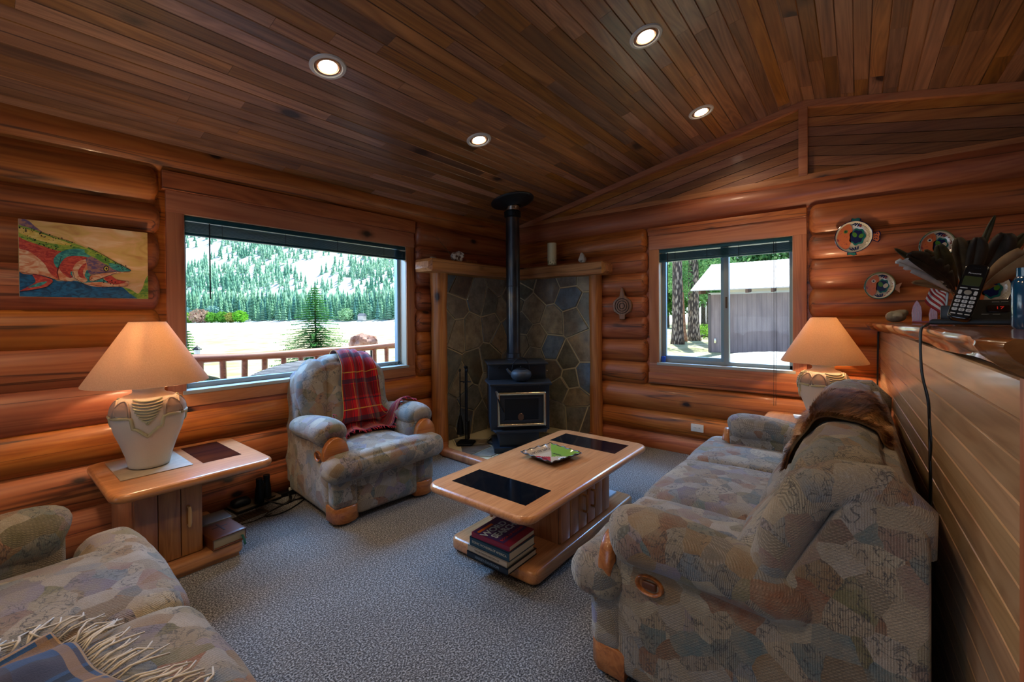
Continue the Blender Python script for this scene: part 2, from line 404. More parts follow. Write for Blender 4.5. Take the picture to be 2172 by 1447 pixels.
def boards(m, rows, x0, x1, width, place, rnd, lmin=.7, lmax=2.6, g=.004, d=.006):
    """tongue and groove boards; place(x, s, h) -> point, s across, h proud of the surface"""
    for k in range(*rows):
        x = x0-rnd.random()*lmax*.8
        while x < x1:
            L = rnd.uniform(lmin, lmax); a, b = max(x, x0), min(x+L, x1); x += L
            if b-a < .02: continue
            s0, s1 = k*width, (k+1)*width; vs = []
            for xx, e in ((a, 0.0006), (b, -.0006)):
                for s_, h_ in ((s0, 0), (s0, d*.3), (s0+g, d), (s1-g, d), (s1, d*.3), (s1, 0)): vs.append(place(xx+e, s_, h_))
            m.add(vs, [(0, 6, 7, 1), (1, 7, 8, 2), (2, 8, 9, 3), (3, 9, 10, 4), (4, 10, 11, 5), (0, 1, 2, 3, 4, 5), (11, 10, 9, 8, 7, 6)])
rnd = random.Random(3)
cs, sn = math.cos(math.atan(SL)), math.sin(math.atan(SL))
m = MB()
BWID = .088
boards(m, (0, int(3.45/BWID)+1), XB, 4.62, BWID, lambda x, s, h: (x, RIDGE_Y+s*cs-h*sn, RIDGE_Z-s*sn-h*cs), rnd)
boards(m, (0, int(4.9/BWID)+1), XB, 4.62, BWID, lambda x, s, h: (x, RIDGE_Y-s*cs+h*sn, RIDGE_Z-s*sn-h*cs), rnd)
m.box(XB, 4.62, RIDGE_Y-.006, RIDGE_Y+.006, RIDGE_Z-.01, RIDGE_Z+.02)
ys = [YB-.3, RIDGE_Y, 4.12]
m.add([(x, y, RIDGE_Z-SL*abs(y-RIDGE_Y)+dz) for x in (XB-.2, 5.75) for y in ys for dz in (.012, .2)],  # unseen roof slab, eaves stretched to keep the sun out of the windows
      [(0, 2, 8, 6), (2, 4, 10, 8), (1, 7, 9, 3), (3, 9, 11, 5), (0, 6, 7, 1), (4, 5, 11, 10), (0, 1, 3, 2), (2, 3, 5, 4), (6, 8, 9, 7), (8, 10, 11, 9)])
struct(m.build('ceiling', CEIL, angle=20))

# ---- log walls
def log(m, ax, a0, a1, z0, z1, face, r_extra=.028, end0=False, end1=False, seed=0, taper=.0):
    """a log along ax ('x' or 'y') between a0 and a1 filling z0..z1, bulging to the plane `face`"""
    h = (z1-z0)/2; zc = (z0+z1)/2; r = h+r_extra; n = 30; segs = max(6, int(abs(a1-a0)/.12)); rs = []
    st = [a0+(a1-a0)*i/segs for i in range(segs+1)]
    if end0: st = [a0+.002, a0+.012, a0+.03, a0+.055]+[t for t in st if t > a0+.09]
    if end1: st = [t for t in st if t < a1-.09]+[a1-.055, a1-.03, a1-.012, a1-.002]
    for t in st:
        k = 1.0
        if end0 and t-a0 < .055: q = 1-(t-a0)/.055; k = math.sqrt(max(.02, 1-q*q*.72))
        if end1 and a1-t < .055: q = 1-(a1-t)/.055; k = math.sqrt(max(.02, 1-q*q*.72))
        ring = []
        for j in range(n):
            a = 2*PI*j/n
            wob = noise.noise(Vector((t*1.3+seed*7.7, math.cos(a)*.7, math.sin(a)*.7)))*.011+noise.noise(Vector((t*.5, seed*5.1, 0)))*.006
            rr = (r+wob)*k; ca, sa = math.cos(a), math.sin(a)
            cc = face+r-.006
            p = (t, cc-rr*ca) if ax == 'x' else (cc-rr*ca, t)
            ring.append((p[0], p[1], zc+rr*sa))
        rs.append(ring)
    m.rings(rs)
LF, RF = YL-.035, XR-.045
m = MB(); Lz = [0, .27, .53, .76, .99, 1.235, 1.45, 1.71, 1.965, 2.13, 2.39, 2.60]
for i in range(len(Lz)-1):
    z0, z1 = Lz[i], Lz[i+1]
    if z0 >= .75 and z1 < 2.392:
        log(m, 'x', XB, .765, z0, z1, LF, end1=True, seed=i); log(m, 'x', 2.86, 3.08 if z1 < 1.85 else 4.7, z0, z1, LF, end0=True, seed=i+20)
    else: log(m, 'x', XB, 3.08 if z1 < 1.85 else 4.7, z0, z1, LF, seed=i)
m.box(XB, .80, 3.68, 3.78, 0, 2.6); m.box(2.82, 4.7, 3.68, 3.78, 0, 2.6); m.box(.8, 2.82, 3.66, 3.78, 0, .86); m.box(.8, 2.82, 3.66, 3.78, 2.13, 2.6)
m.box(.72, .80, 3.60, 3.7, .7, 2.4); m.box(2.82, 2.9, 3.60, 3.7, .7, 2.4)
m.box(.775, 2.85, YL-.012, 3.7, 2.252, 2.375, .004); m.box(.775, 2.85, YL+.01, 3.7, .74, .80, .004)
struct(m.build('wall_left', LOG, angle=60))
m = MB(); Rz = [-.05, .16, .38, .655, .88, 1.13, 1.37, 1.60, 1.86, 2.05, 2.316, 2.545]
for i in range(len(Rz)-1):
    z0, z1 = Rz[i], Rz[i+1]
    if z0 >= .65 and z1 < 2.318:
        log(m, 'y', YB, .325, z0, z1, RF, end1=True, seed=i+40); log(m, 'y', 1.73, 2.31 if z1 < 1.85 else 3.75, z0, z1, RF, end0=True, seed=i+60)
    else: log(m, 'y', YB, 2.31 if z1 < 1.85 else 3.75, z0, z1, RF, seed=i+80)
m.box(4.57, 4.67, YB, .42, 0, 2.6); m.box(4.57, 4.67, 1.62, 3.75, 0, 2.6); m.box(4.55, 4.67, .42, 1.62, 0, .86); m.box(4.55, 4.67, .42, 1.62, 2.10, 2.6)
m.box(4.485, 4.6, .28, .345, .6, 2.33); m.box(4.485, 4.6, 1.71, 1.78, .6, 2.33)
m.box(XR-.012, 4.6, .335, 1.72, 2.22, 2.30, .004); m.box(XR-.008, 4.6, .335, 1.72, .67, .79, .004)
struct(m.build('wall_right', LOGY, angle=60))

# gable boards above the right wall: left half runs with the left slope, right half with the right slope
m = MB(); rnd = random.Random(11)
def clip_gable(s0, s1, sgn):
    # strip between slopes offset s0,s1 below ceiling, above z=2.56
    out = []
    def lim(sv):  # y where the strip line drops to 2.56
        return (RIDGE_Z-sv-2.56)/SL
    y0 = lim(s0); y1 = lim(s1)
    e = .028
    if y0 <= e: return None
    pts = [(e, RIDGE_Z-s0-SL*e), (y0, 2.56)]
    if y1 > e: pts += [(y1, 2.56), (e, RIDGE_Z-s1-SL*e)]
    else: pts += [(e, 2.56)]
    return [(RIDGE_Y+sgn*p[0], p[1]) for p in pts]
for sgn in (1, -1):
    m.add([(4.535, RIDGE_Y+sgn*.0, 2.5), (4.535, RIDGE_Y+sgn*3.1, 2.5), (4.535, RIDGE_Y, 3.2)], [(0, 1, 2)])
    k = 0; s = .05
    while s < .7:
        poly = clip_gable(s+.0045, s+.083, sgn)
        if poly:
            if sgn > 0: poly = poly[::-1]
            n = len(poly); cy = sum(p[0] for p in poly)/n; cz = sum(p[1] for p in poly)/n
            front = [(p[0], p[1]) for p in poly]
            # small v-groove: inset front
            fr = []
            for p in poly:
                fr.append((p[0], p[1]-.004 if p[1] > cz+SL*0 and p[1] > 2.565 else p[1]))
            m.rings([[(4.60, a, b) for a, b in poly], [(4.497, a, b) for a, b in front], [(4.49, a, b) for a, b in fr]])
        s += .083; k += 1
struct(m.build('trim_1', GABLE, angle=20)).name = 'wall_gable'
m = MB()
for sgn in (1, -1):
    yy = 3.3 if sgn > 0 else 4.4
    m.add([(x, RIDGE_Y+sgn*t, RIDGE_Z-SL*t-.008+dz) for x in (4.445, 4.6) for t in (0, yy) for dz in (0, -.055)], [(0, 2, 3, 1), (4, 5, 7, 6), (0, 4, 6, 2), (1, 3, 7, 5), (0, 1, 5, 4), (2, 6, 7, 3)])
m.box(4.447, 4.6, RIDGE_Y-.033, RIDGE_Y+.033, 2.575, RIDGE_Z-.03, .003)
m.box(4.45, 4.62, YB, 3.6, 2.525, 2.585, .003)
struct(m.build('trim_2', TRIMY))
# plain walls behind the camera, with an opening added to let fill light in
PL = wood('fir_wall', ('#7a5434', '#a0744c', '#b88a5e'), 'y', rough=.5, coat=.1, grain=.6, var=.1)
m = MB(); m.box(XB-.12, XB, YB, .2, 0, 3.2); m.box(XB-.12, XB, 2.4, 3.7, 0, 2.7); m.box(XB-.12, XB, .2, 2.4, 2.2, 3.2)
struct(m.build('wall_back', PL))
m = MB(); m.box(XB, 4.6, YB-.12, YB, 0, 2.5); struct(m.build('wall_kitchen', PL))

# ---- windows
def window(name, ax, a0, a1, z0, z1, face, reveal, tm, tw, mull=None):
    """opening a0..a1 along ax, z0..z1, trim front at `face`, going out by `reveal`"""
    def B(mb, p0, p1, q0, q1, r0, r1, b=.003):  # p along, q outwards, r up
        if ax == 'x': mb.box(p0, p1, q0, q1, r0, r1, b)
        else: mb.box(q0, q1, p0, p1, r0, r1, b)
    root = bpy.data.objects.new(name, None); COL.objects.link(root); struct(root)
    th = face+.028
    mh = MB(); B(mh, a0-tw, a1+tw, face, th, z1, z1+.145); B(mh, a0-tw, a1+tw, face, th, z0-.105, z0)
    mh.build('head_casing', tm, root)
    mv = MB(); B(mv, a0-tw, a0, face+.001, th, z0, z1); B(mv, a1, a1+tw, face+.001, th, z0, z1); mv.build('side_casing', TRIMZ, root)
    out = face+reveal; mj = MB(); t = .02
    B(mj, a0-t, a0+.004, face+.01, out, z0, z1); B(mj, a1-.004, a1+t, face+.01, out, z0, z1); B(mj, a0-t, a1+t, face+.01, out, z1-.004, z1+t)
    mj.build('jamb', plain('jamb_paint', '#b9a68c', .6), root)
    ms = MB(); B(ms, a0-t, a1+t, face-.004, out, z0-.02, z0+.006); ms.build('sill', plain('sill_grey', '#a7a69c', .4), root)
    mf = MB(); f = .035; q0, q1 = out-.05, out
    B(mf, a0, a1, q0, q1, z0+.006, z0+.006+f); B(mf, a0, a1, q0, q1, z1-f, z1); B(mf, a0, a0+f, q0, q1, z0, z1); B(mf, a1-f, a1, q0, q1, z0, z1)
    if mull is not None:
        B(mf, mull-.022, mull+.022, q0-.012, q1, z0+.02, z1)
    mf.build('window_frame', VINYL, root)
    if mull is not None:
        mf = MB(); B(mf, mull+.022, mull+.05, q0-.004, q0+.03, z0+.04, z1-.03); B(mf, mull+.03, a1-f, q0, q0+.03, z0+.04, z0+.075); B(mf, a1-f-.012, a1-f, q0, q0+.03, z0+.04, z1-.03); mf.build('sash', plain('sash_blue_grey', '#7fa0b4', .4), root)
        mf = MB(); B(mf, mull-.012, mull+.004, q0-.03, q0-.012, 1.45, 1.56, .004); mf.build('latch', plain('bronze', '#5a4432', .4, .6), root)
    mg = MB(); B(mg, a0+f, a1-f, out-.03, out-.026, z0+f, z1-f, 0); mg.build('pane', GLASS, root)
    return root
w1 = window('window_1', 'x', .893, 2.74, .895, 2.105, YL, .16, TRIMX, .098)
w2 = window('window_2', 'y', .436, 1.612, .888, 2.075, XR, .14, TRIMY, .1, mull=.985)

TEAL = plain('dark_teal_slat', '#0c414c', .4, spec=.4)
def blind(root, ax, a0, a1, zt, face, wand, wl, cord=None):
    def B(mb, p0, p1, q0, q1, r0, r1, b=.002):
        if ax == 'x': mb.box(p0, p1, q0, q1, r0, r1, b)
        else: mb.box(q0, q1, p0, p1, r0, r1, b)
    h = MB(); B(h, a0, a1, face+.012, face+.05, zt-.034, zt-.004); h.build('headrail', TEAL, root)
    h = MB()
    for k in range(13): z = zt-.047-.0052*k; B(h, a0+.003, a1-.003, face+.008, face+.054, z-.0022, z, 0)
    h.build('slat_stack', TEAL, root)
    h = MB(); B(h, a0, a1, face+.01, face+.05, zt-.133, zt-.115); h.build('bottom_rail', TEAL, root)
    h = MB(); p = (wand, face+.004) if ax == 'x' else (face+.004, wand)
    h.tube([(p[0], p[1], zt-.04), (p[0], p[1], zt-.05-wl)], .0045); h.build('wand', BLACK, root)
    for q in (.12, .36, .6, .86):
        h = MB(); a = a0+(a1-a0)*q; pp = (a, face+.006) if ax == 'x' else (face+.006, a); h.tube([(pp[0], pp[1], zt-.03), (pp[0], pp[1], zt-.135)], .0015, 6); h.build('ladder_cord', BLACK, root)
    if cord:
        h = MB(); 
        for dx in (0, .016):
            h = MB(); pp = (cord+dx, face-.012) if ax == 'x' else (face-.012, cord+dx); h.tube([(pp[0], pp[1], zt-.03), (pp[0]+.0, pp[1], 1.2), (pp[0]-.03, pp[1], .50+dx)], .0018, 6); h.build('lift_cord', BLACK, root)
b1 = thing('window_blind', 'dark teal slatted blind drawn up above the big lake-view window', 'blind', (0, 0, 0))
blind(b1, 'x', .898, 2.735, 2.10, YL, 1.04, .52)
b2 = thing('window_blind', 'dark teal slatted blind drawn up above the smaller sliding window', 'blind', (0, 0, 0))
blind(b2, 'y', .441, 1.607, 2.07, XR, 1.52, .50, cord=.56)
m = MB(); m.slab(-.012, .012, -.02, .02, 0, .06, .006, .004); o = m.build('window_clip', plain('blue_plastic', '#1c4fb8', .35)); o.location = (XR+.06, 1.585, .895); tag(o, 'small bright blue plastic piece in the corner of the sliding window sill', 'sill clip')
rt = random.Random(5); m = MB()
for k in range(22):
    a = rt.uniform(0, PI); l = rt.uniform(.03, .07); c = Vector((rt.uniform(2.62, 2.71), YL+.07+rt.uniform(-.02, .02), .903+rt.uniform(0, .02)))
    m.tube([c, c+Vector((math.cos(a)*l*.5, math.sin(a)*l*.3, .012)), c+Vector((math.cos(a)*l, math.sin(a)*l*.4, .0))], .0012, 5)
tag(m.build('twig_nest', plain('twig', '#3c3a2c', .8)), 'little tangle of dry twigs on the right end of the big window sill', 'twigs')

# ---- outlet
t = thing('wall_outlet', 'white double electrical outlet plate low on the right log wall', 'outlet', (RF-.012, 1.218, .283))
m = MB(); m.box(-.006, .03, -.058, .058, -.036, .036, .004); m.build('cover_plate', WHITEP, t)
for s in (-1, 1):
    m = MB(); m.slab(-.014, .014, -.017, .017, 0, .004, .012, .002); m.M = Matrix.Identity(4)
    for k in range(len(m.v)): a = m.v[k]; m.v[k] = (-.006-a[2], s*.022+a[0], a[1])
    so = m.build('socket', WHITEP, t)
    m = MB(); m.box(-.0112, -.0095, s*.022-.006, s*.022-.004, -.002, .008); m.box(-.0112, -.0095, s*.022+.004, s*.022+.006, -.002, .008); m.build('slot', BLACK, so)

# ---- recessed lights
TRIMR = plain('light_trim_ring', '#cfcac2', .4)
def clight(x, y, lab):
    z = ceil_z(y)-.006
    t = thing('recessed_light', lab, 'ceiling light', (x, y, z), 0, 'recessed lights in the plank ceiling')
    t.rotation_euler = (math.atan(-SL if y > RIDGE_Y else SL), 0, 0)
    MB().lathe([(.072, -.001), (.078, -.010), (.094, -.008), (.099, 0), (.08, .004), (.071, .003), (.071, .0)], n=48, cap=False).build('trim_ring', TRIMR, t)
    MB().lathe([(.071, -.002), (.066, .001), (.060, -.004), (.058, -.006), (.056, .0), (.05, .006)], n=40, cap=False).build('gimbal_ring', plain('copper_reflector', '#b98a68', .3, .6), t)
    b = MB(); b.lathe([(.0005, -.012), (.028, -.012), (.044, -.009), (.05, -.004), (.05, .004), (.0005, .005)], n=32); b.build('bulb', plain('lit_bulb', '#fff1dc', .5, emis=9), t)
    lo = lamp('bulb_light', 'SPOT', (0, 0, -.02), 34, (1, .76, .5), size=.05, to=(0, 0, -1), spot_size=2.5, spot_blend=.7); lo.parent = t
    return t
clight(1.253, 2.316, 'recessed ceiling light, nearer one of the left pair')
clight(2.521, 2.346, 'recessed ceiling light, far one of the left pair near the stove pipe')
clight(2.56, .997, 'recessed ceiling light, nearer one of the right pair')
clight(3.799, 1.012, 'recessed ceiling light, far one of the right pair close to the gable')

# ================================================================== upholstery
WOODT = wood('amber_show_wood', ('#7c4420', '#a86430', '#bc7a40'), 'x', island=False, rough=.35, coat=.4, grain=2)
def upholstered(name, label, cat, loc, rz, L, seats, back_h=.98, inset=.06, armw=.22, depth=1.03, wing=False, panel=.0, backs=True, lever=True, seat_lines=None, af=0.0, azt=.57, ak=1.05, facing=True):
    """local frame: x along the width, front faces -y at y=0, y grows to the back"""
    t = thing(name, label, cat, loc, rz)
    hb = L/2-inset; ai = L/2-armw
    m = MB()
    for s in (-1, 1):   # side bodies: arm side panels running to the back
        xs = sorted((s*(hb-.0), s*(hb-.15)))
        m.soft(((xs[0]+xs[1])/2, .525+af/2, .305), (.075, .375-af/2, .275), .05, (.004, .0, 0), 12, .003, seed=s+3)
    m.box(-ai, ai, .16, .9, .05, .33)
    m.build('frame_body', FAB, t, angle=180)
    m = MB()            # outer back shell with slanted sides
    prof = [(.66, .30), (.70, .60), (.86, back_h-.06), (.90, back_h-.03), (.985, back_h-.035), (depth, back_h-.13), (depth+.0, .08), (.72, .08)]
    def shell(x, k):
        cy = .88; cz = .55
        dz = -.16*(abs(x)/hb)**7 if wing else 0
        return [(x*(1-.06*(p[1] > .6) if wing else 1), cy+(p[0]-cy)*k, cz+(p[1]-cz)*k+(dz if p[1] > .8 else 0)) for p in prof]
    def dens(r):
        out = []
        for i in range(len(r)):
            a, b = Vector(r[i]), Vector(r[(i+1) % len(r)]); 
            for q in range(6): out.append(a.lerp(b, q/6))
        return out
    rs = []
    for x, k in ((-hb-.0, .86), (-hb-.0, .93), (-hb+.012, .975), (-hb+.035, .995), (-hb+.08, 1), (0, 1), (hb-.08, 1), (hb-.035, .995), (hb-.012, .975), (hb, .93), (hb, .86)): rs.append(dens(shell(x, k)))
    m.rings(rs); m.build('back_shell', FAB, t, angle=180, sub=1)
    for s in (-1, 1):   # rolled front edge of each back side
        if wing: continue
        m = MB(); x = s*(hb-.055)
        pts = [(x, .66, .50), (x, .665, .60), (x, .71, .74), (x, .77, .87), (x, .845, back_h-.045), (x, .93, back_h-.035), (x, 1.0, back_h-.10), (x, 1.012, back_h-.2)]
        m.tube(pts, [.035, .062, .07, .07, .066, .062, .05, .03], 16, up=(1, 0, 0)); m.build('side_wing', FAB, t, angle=180)
    # back cushions
    segs = seat_lines or [(-ai+(2*ai)*i/seats, -ai+(2*ai)*(i+1)/seats) for i in range(seats)]
    n = len(segs)
    if wing: segsb = [(-ai+.035, ai-.035)]
    else: segsb = [(max(a, -hb+.10), min(b, hb-.10)) for a, b in segs]
    for i, (a, b) in enumerate(segsb):
        if not backs: continue
        hz = (back_h-.42)/2
        def lean(q):
            k = (q.z+hz)/(2*hz); q.y += -.03+.185*k; 
            q.y += -.035*math.sin(k*PI*2.0+.4) * (1 if q.y < .05+.185*k else 0)
            return q
        m = MB(); m.soft(((a+b)/2, .70, .42+hz+.01), ((b-a)/2-.004, .13, hz), .10, (.0, .03, .03), 16, .012, seed=i+5, fn=lean)
        m.build('back_cushion', FAB, t, angle=180)
    if wing:
        for s in (-1, 1):
            def wf(q, s=s):
                k = (q.z+.27)/.54; return Vector((q.x-s*(.02+.05*max(0, k-.55)**1.5*2), q.y+.10*(k-.3)+.04*max(0, k-.8), q.z-.10*max(0, s*q.x/.09)*max(0, k-.6)))
            m = MB(); m.soft((s*(ai+.02), .775, .775), (.10, .14, .275), .096, (.012, .02, .012), 14, .008, seed=s+9, fn=wf)
            m.build('back_wing', FAB, t, angle=180)
    # seat cushions; end ones wrap in front of the arms
    for i, (a, b) in enumerate(segs):
        m = MB(); e0, e1 = a, b
        if i == 0: a2 = -L/2+.01
        else: a2 = a
        if i == n-1: b2 = L/2-.01
        else: b2 = b
        ax0 = max(a, -ai); bx0 = min(b, ai)
        m.soft(((ax0+bx0)/2, .36, .395), ((bx0-ax0)/2+.004, .345, .075), .06, (0, 0, .028), 14, .006, seed=i+2)
        m.soft(((a2+b2)/2, .085, .385), ((b2-a2)/2, .105, .085), .075, (0, .018, .012), 14, .006, seed=i+7)
        m.build('seat_cushion', FAB, t, angle=180)
        m = MB(); pa, pb = max(a, -ai+.0)+.006, min(b, ai)-.006
        m.soft(((pa+pb)/2, .12, .19), ((pb-pa)/2, .06, .15), .03, (0, .012, 0), 10, .003, seed=i); m.build('foot_panel', FAB, t, angle=180)
    for s in (-1, 1):
        xa = s*(L/2-.115)
        m = MB(); m.soft((s*(hb-.085), .12, .225), (.085, .065, .12), .04, (0, .012, 0), 10, .003, seed=3); m.build('arm_front_panel', FAB, t, angle=180)
        m = MB()
        prof = [(s*(hb)-s*0, .2), (s*(hb), .09), (s*(hb-.03), .055), (s*(hb-.085), .04), (s*(hb-.14), .05), (s*(hb-.175), .08), (s*(hb-.175), .2)]
        if s < 0: prof = prof[::-1]
        m.prism(prof, .015, .125, b=.008); m.build('wooden_foot', WOODT, t, angle=50)
        # arm pad: sweeps forward and rolls over the front
        m = MB(); zt = azt
        pts = [(xa, .80, zt-.05), (xa, .70, zt-.035), (xa, .56, zt-.02), (xa, .42+af*.3, zt-.004), (xa, .31+af*.8, zt), (xa, .23+af, zt-.002), (xa, .185+af, zt-.008), (xa, .162+af, zt-.014), (xa, .152+af, zt-.02)]
        m.tube(pts, [.06, .084, .090, .096, .10, .102, .098, .082, .05], 20, up=(1, 0, 0), sq=(ak, 1.16))
        k = len(m.v)
        for q in range(k):
            p = Vector(m.v[q]); nv = noise.noise_vector(p*9+Vector((s*3, 0, 1))); m.v[q] = tuple(p+nv*.007)
        m.build('arm_pad', FAB, t, angle=180, sub=1)
        m = MB()
        arch = [(s*(L/2-.115)+.088*math.cos(PI*q/12), azt-.14+.125*math.sin(PI*q/12)) for q in range(13)]
        arch = [(s*(L/2-.115)-.07, .33)]+arch[::-1]+[(s*(L/2-.115)+.07, .33)]
        m.prism(arch, .108+af, .16+af, ax='y', b=.006)
        if facing: m.build('arm_facing', WOODT, t, angle=50)
        if lever:
            m = MB(); xx = s*(hb+.004)
            m.rings([[(xx+s*d, .30+.052*r_*math.cos(2*PI*q/28), .43+.036*r_*math.sin(2*PI*q/28)) for q in range(28)] for d, r_ in ((-.01, 1), (.008, 1), (.012, .93), (.01, .8), (.0, .72), (-.004, .05))])
            lv = m.build('lever_cup', WOODT, t, angle=60)
            m = MB(); m.soft((xx+s*.004, .30, .43), (.006, .026, .014), .005, (0, 0, 0), 5, 0); m.build('lever', plain('brown_lever', '#5a3018', .4), lv, angle=180)
    return t
sofa = upholstered('sofa', 'long tapestry-print sofa backed against the wooden half wall, three seats with a fur throw', 'sofa', (2.52, .88, 0), PI, 2.16, 3, back_h=.955,
                   seat_lines=[(-1.02, -.38), (-.38, .34), (.34, 1.0)])
rec = upholstered('recliner', 'tapestry-print recliner armchair under the big window with a red plaid blanket', 'armchair', (1.855, 2.585, 0), math.radians(-4.7), .95, 1, back_h=1.05, wing=True, depth=.98, inset=.075, azt=.60, ak=.95)
love = upholstered('loveseat', 'tapestry-print loveseat in the left foreground with a fringed dark throw', 'sofa', (.435, 1.79, 0), PI/2, 1.68, 2, af=.07, azt=.55, ak=1.12, facing=False, seat_lines=[(-.84, -.02), (-.02, .84)])

# ---- cloths are laid onto the furniture they lie on
from mathutils.bvhtree import BVHTree
def tree_of(root, skip=()):
    vs = []; fs = []
    for o in root.children:
        if o.type != 'MESH' or o.name.split('.')[0] in skip: continue
        b = len(vs); vs += [v.co.copy() for v in o.data.vertices]; fs += [tuple(b+i for i in p.vertices) for p in o.data.polygons]
    return BVHTree.FromPolygons(vs, fs)
RT = tree_of(rec); ST_ = tree_of(sofa); LT = tree_of(love)
def lay(tree, p, d, gap, far=.5, M=None):
    # move p against direction d (unit, pointing into the furniture) so that it sits gap above the surface
    p = Vector(p); d = Vector(d).normalized(); a = p-d*far
    if M is not None: a2 = M.inverted()@a; d2 = (M.inverted().to_3x3()@d).normalized()
    else: a2, d2 = a, d
    h = tree.ray_cast(a2, d2, far*1.9)
    if h[0] is None: return p, False
    q = M@h[0] if M is not None else h[0]
    return q-d*gap, True
def smooth_grid(P_, n, it=3, keep_up=None):
    nu, nv = len(P_), len(P_[0])
    for _ in range(it):
        Q = [[c.copy() for c in r] for r in P_]
        for i in range(nu):
            for j in range(nv):
                a = Vector((0, 0, 0)); k = 0
                for di, dj in ((1, 0), (-1, 0), (0, 1), (0, -1)):
                    if 0 <= i+di < nu and 0 <= j+dj < nv: a += P_[i+di][j+dj]; k += 1
                Q[i][j] = P_[i][j].lerp(a/k, n)
        P_ = Q
    return P_

# ---- red plaid blanket on the recliner
RED = plaid('red_tartan_wool', '#b3141c', [(3.2, .0, .17, '#3a0a12', .55), (3.2, .25, .06, '#1a2236', .75), (3.2, .75, .022, '#151a2c', .7), (3.2, .5, .012, '#c9a040', .8)])
def red_raw(u, v):
    wd = .13+.085*v+.42*max(0, v-.62)**1.25
    x = .10+(u-.5)*2*wd-.05*v+.10*max(0, v-.7)*u*2
    if v < .12:   # over the top, behind
        p = Vector((x, 1.0, .90+v/.12*.14)); d = Vector((0, -1, 0))
    elif v < .24: k = (v-.12)/.12; p = Vector((x, .97-.20*k, 1.06)); d = Vector((0, .25-.25*k+.35*k, -1))
    elif v < .74: k = (v-.24)/.50; p = Vector((x, .70-.12*k, 1.0-.46*k)); d = Vector((0, 1, -.35*(1-k)-.15))
    else: k = (v-.74)/.26; p = Vector((x, .56-.20*k, .50)); d = Vector((0, .45*(1-k), -1))
    return p, d
NU, NV = 44, 64; G = []
for i in range(NU+1):
    row = []
    for j in range(NV+1):
        u, v = i/NU, j/NV; p, d = red_raw(u, v); q, ok = lay(RT, p, d, .014, .35); row.append(q)
    G.append(row)
G = smooth_grid(G, .6, 5)
for i in range(NU+1):
    for j in range(NV+1):
        u, v = i/NU, j/NV; p, d = red_raw(u, v); h = RT.find_nearest(G[i][j])
        nrm = h[1] if h[1] is not None else Vector((0, -1, 0)); side = (G[i][j]-h[0])
        out = -Vector(d).normalized(); dist = side.dot(out)
        fold = .012+.016*(.5+.5*math.sin(u*PI*7+v*1.5+.8))*(.5+v*.6)+.005*math.sin(u*31+v*7)
        G[i][j] = G[i][j]+out*(fold+max(0, .004-dist))
def drape_red(u, v): return G[round(u*NU)][round(v*NV)]
t = thing('plaid_blanket', 'red tartan wool blanket hung over the back of the recliner', 'blanket', (1.855, 2.585, 0), math.radians(-4.7))
m = MB(); m.grid(drape_red, NU, NV); m.build('cloth', RED, t, angle=180, solid=.006)
m = MB(); rt = random.Random(2)
for k in range(60):
    u = (k+.5)/60; p = Vector(drape_red(u, 1)); l = rt.uniform(.03, .05)
    d = Vector((rt.uniform(-.02, .02)+(u-.5)*.02, -l, -.004)); m.tube([p, p+d*.5+Vector((0, 0, .004)), p+d+Vector((0, 0, -.004))], .0024, 5)
m.build('fringe', plain('red_fringe', '#a31820', .9), t, angle=180)

# ---- fur throw over the sofa back
def fur_pt(u, v, h=0.0):
    # u along the sofa (world x), v from the seat side up over the back to the rear
    x0, x1 = 1.98, 2.78
    key = (round(u, 3), round(v, 3))
    x = x0+(x1-x0)*u+.05*math.sin(v*3+u)+.02*math.sin(v*11)
    a = -.12+v*2.3; d = -Vector((0, math.cos(a), math.sin(a)))
    c = Vector((x, -.02, .80))
    q, ok = lay(ST_, c, d, .0, .6, sofa_M)
    if not ok: q = c-d*.2
    return q-d*(h+.014+.008*math.sin(u*11+v*4)+.006*math.sin(v*17))
sofa_M = Matrix.Translation((2.52, .88, 0))@Matrix.Rotation(PI, 4, 'Z')
furm = wood('fur_hair', ('#3a2012', '#7a4a28', '#b88a5e'), 'y', island=False, rough=.7, coat=0, grain=1.6)
M_ = NT('brown_fur'); M_.rough(.6, spec=.3); nz = M_.n('TexNoise', i_Scale=4.5, i_Detail=4.0); M_.l(M_.coords((1, .6, 1)), nz.inputs[0])
c_ = M_.ramp(nz.outputs[0], [(.36, hx('#4a2812')), (.48, hx('#8a5426')), (.58, hx('#b58048')), (.68, hx('#d0ab7c'))]); r_ = M_.n('NewGeometry').outputs['Random Per Island']; hv_ = M_.n('HueSaturation'); M_.l(c_, hv_.inputs['Color']); M_.l(M_.mathn('ADD', M_.mathn('MULTIPLY', r_, 1.1), .5), hv_.inputs['Value']); M_.l(hv_.outputs[0], M_.b.inputs['Base Color'])
t = thing('fur_throw', 'shaggy brown fur throw laid over the sofa back', 'throw', (0, 0, 0))
m = MB(); 
FU, FVV = 40, 40
FG = smooth_grid([[fur_pt(i/FU, j/FVV) for j in range(FVV+1)] for i in range(FU+1)], .6, 4)
for i in range(FU+1):
    for j in range(FVV+1):
        a = -.12+j/FVV*2.3; o_ = Vector((0, math.cos(a), math.sin(a))); q = fur_pt(i/FU, j/FVV)
        dd = (FG[i][j]-q).dot(o_)
        if dd < 0: FG[i][j] = FG[i][j]-o_*dd
def fur_at(u, v):
    a, b = max(0, min(.9999, u))*FU, max(0, min(.9999, v))*FVV; i, j = int(a), int(b); a -= i; b -= j
    return (FG[i][j]*(1-a)+FG[i+1][j]*a)*(1-b)+(FG[i][j+1]*(1-a)+FG[i+1][j+1]*a)*b
m.grid(lambda u, v: fur_at(u, v), FU, FVV); m.build('hide', M_.m, t, angle=180, solid=.01)
m = MB(); rt = random.Random(9); vs = []; fs = []
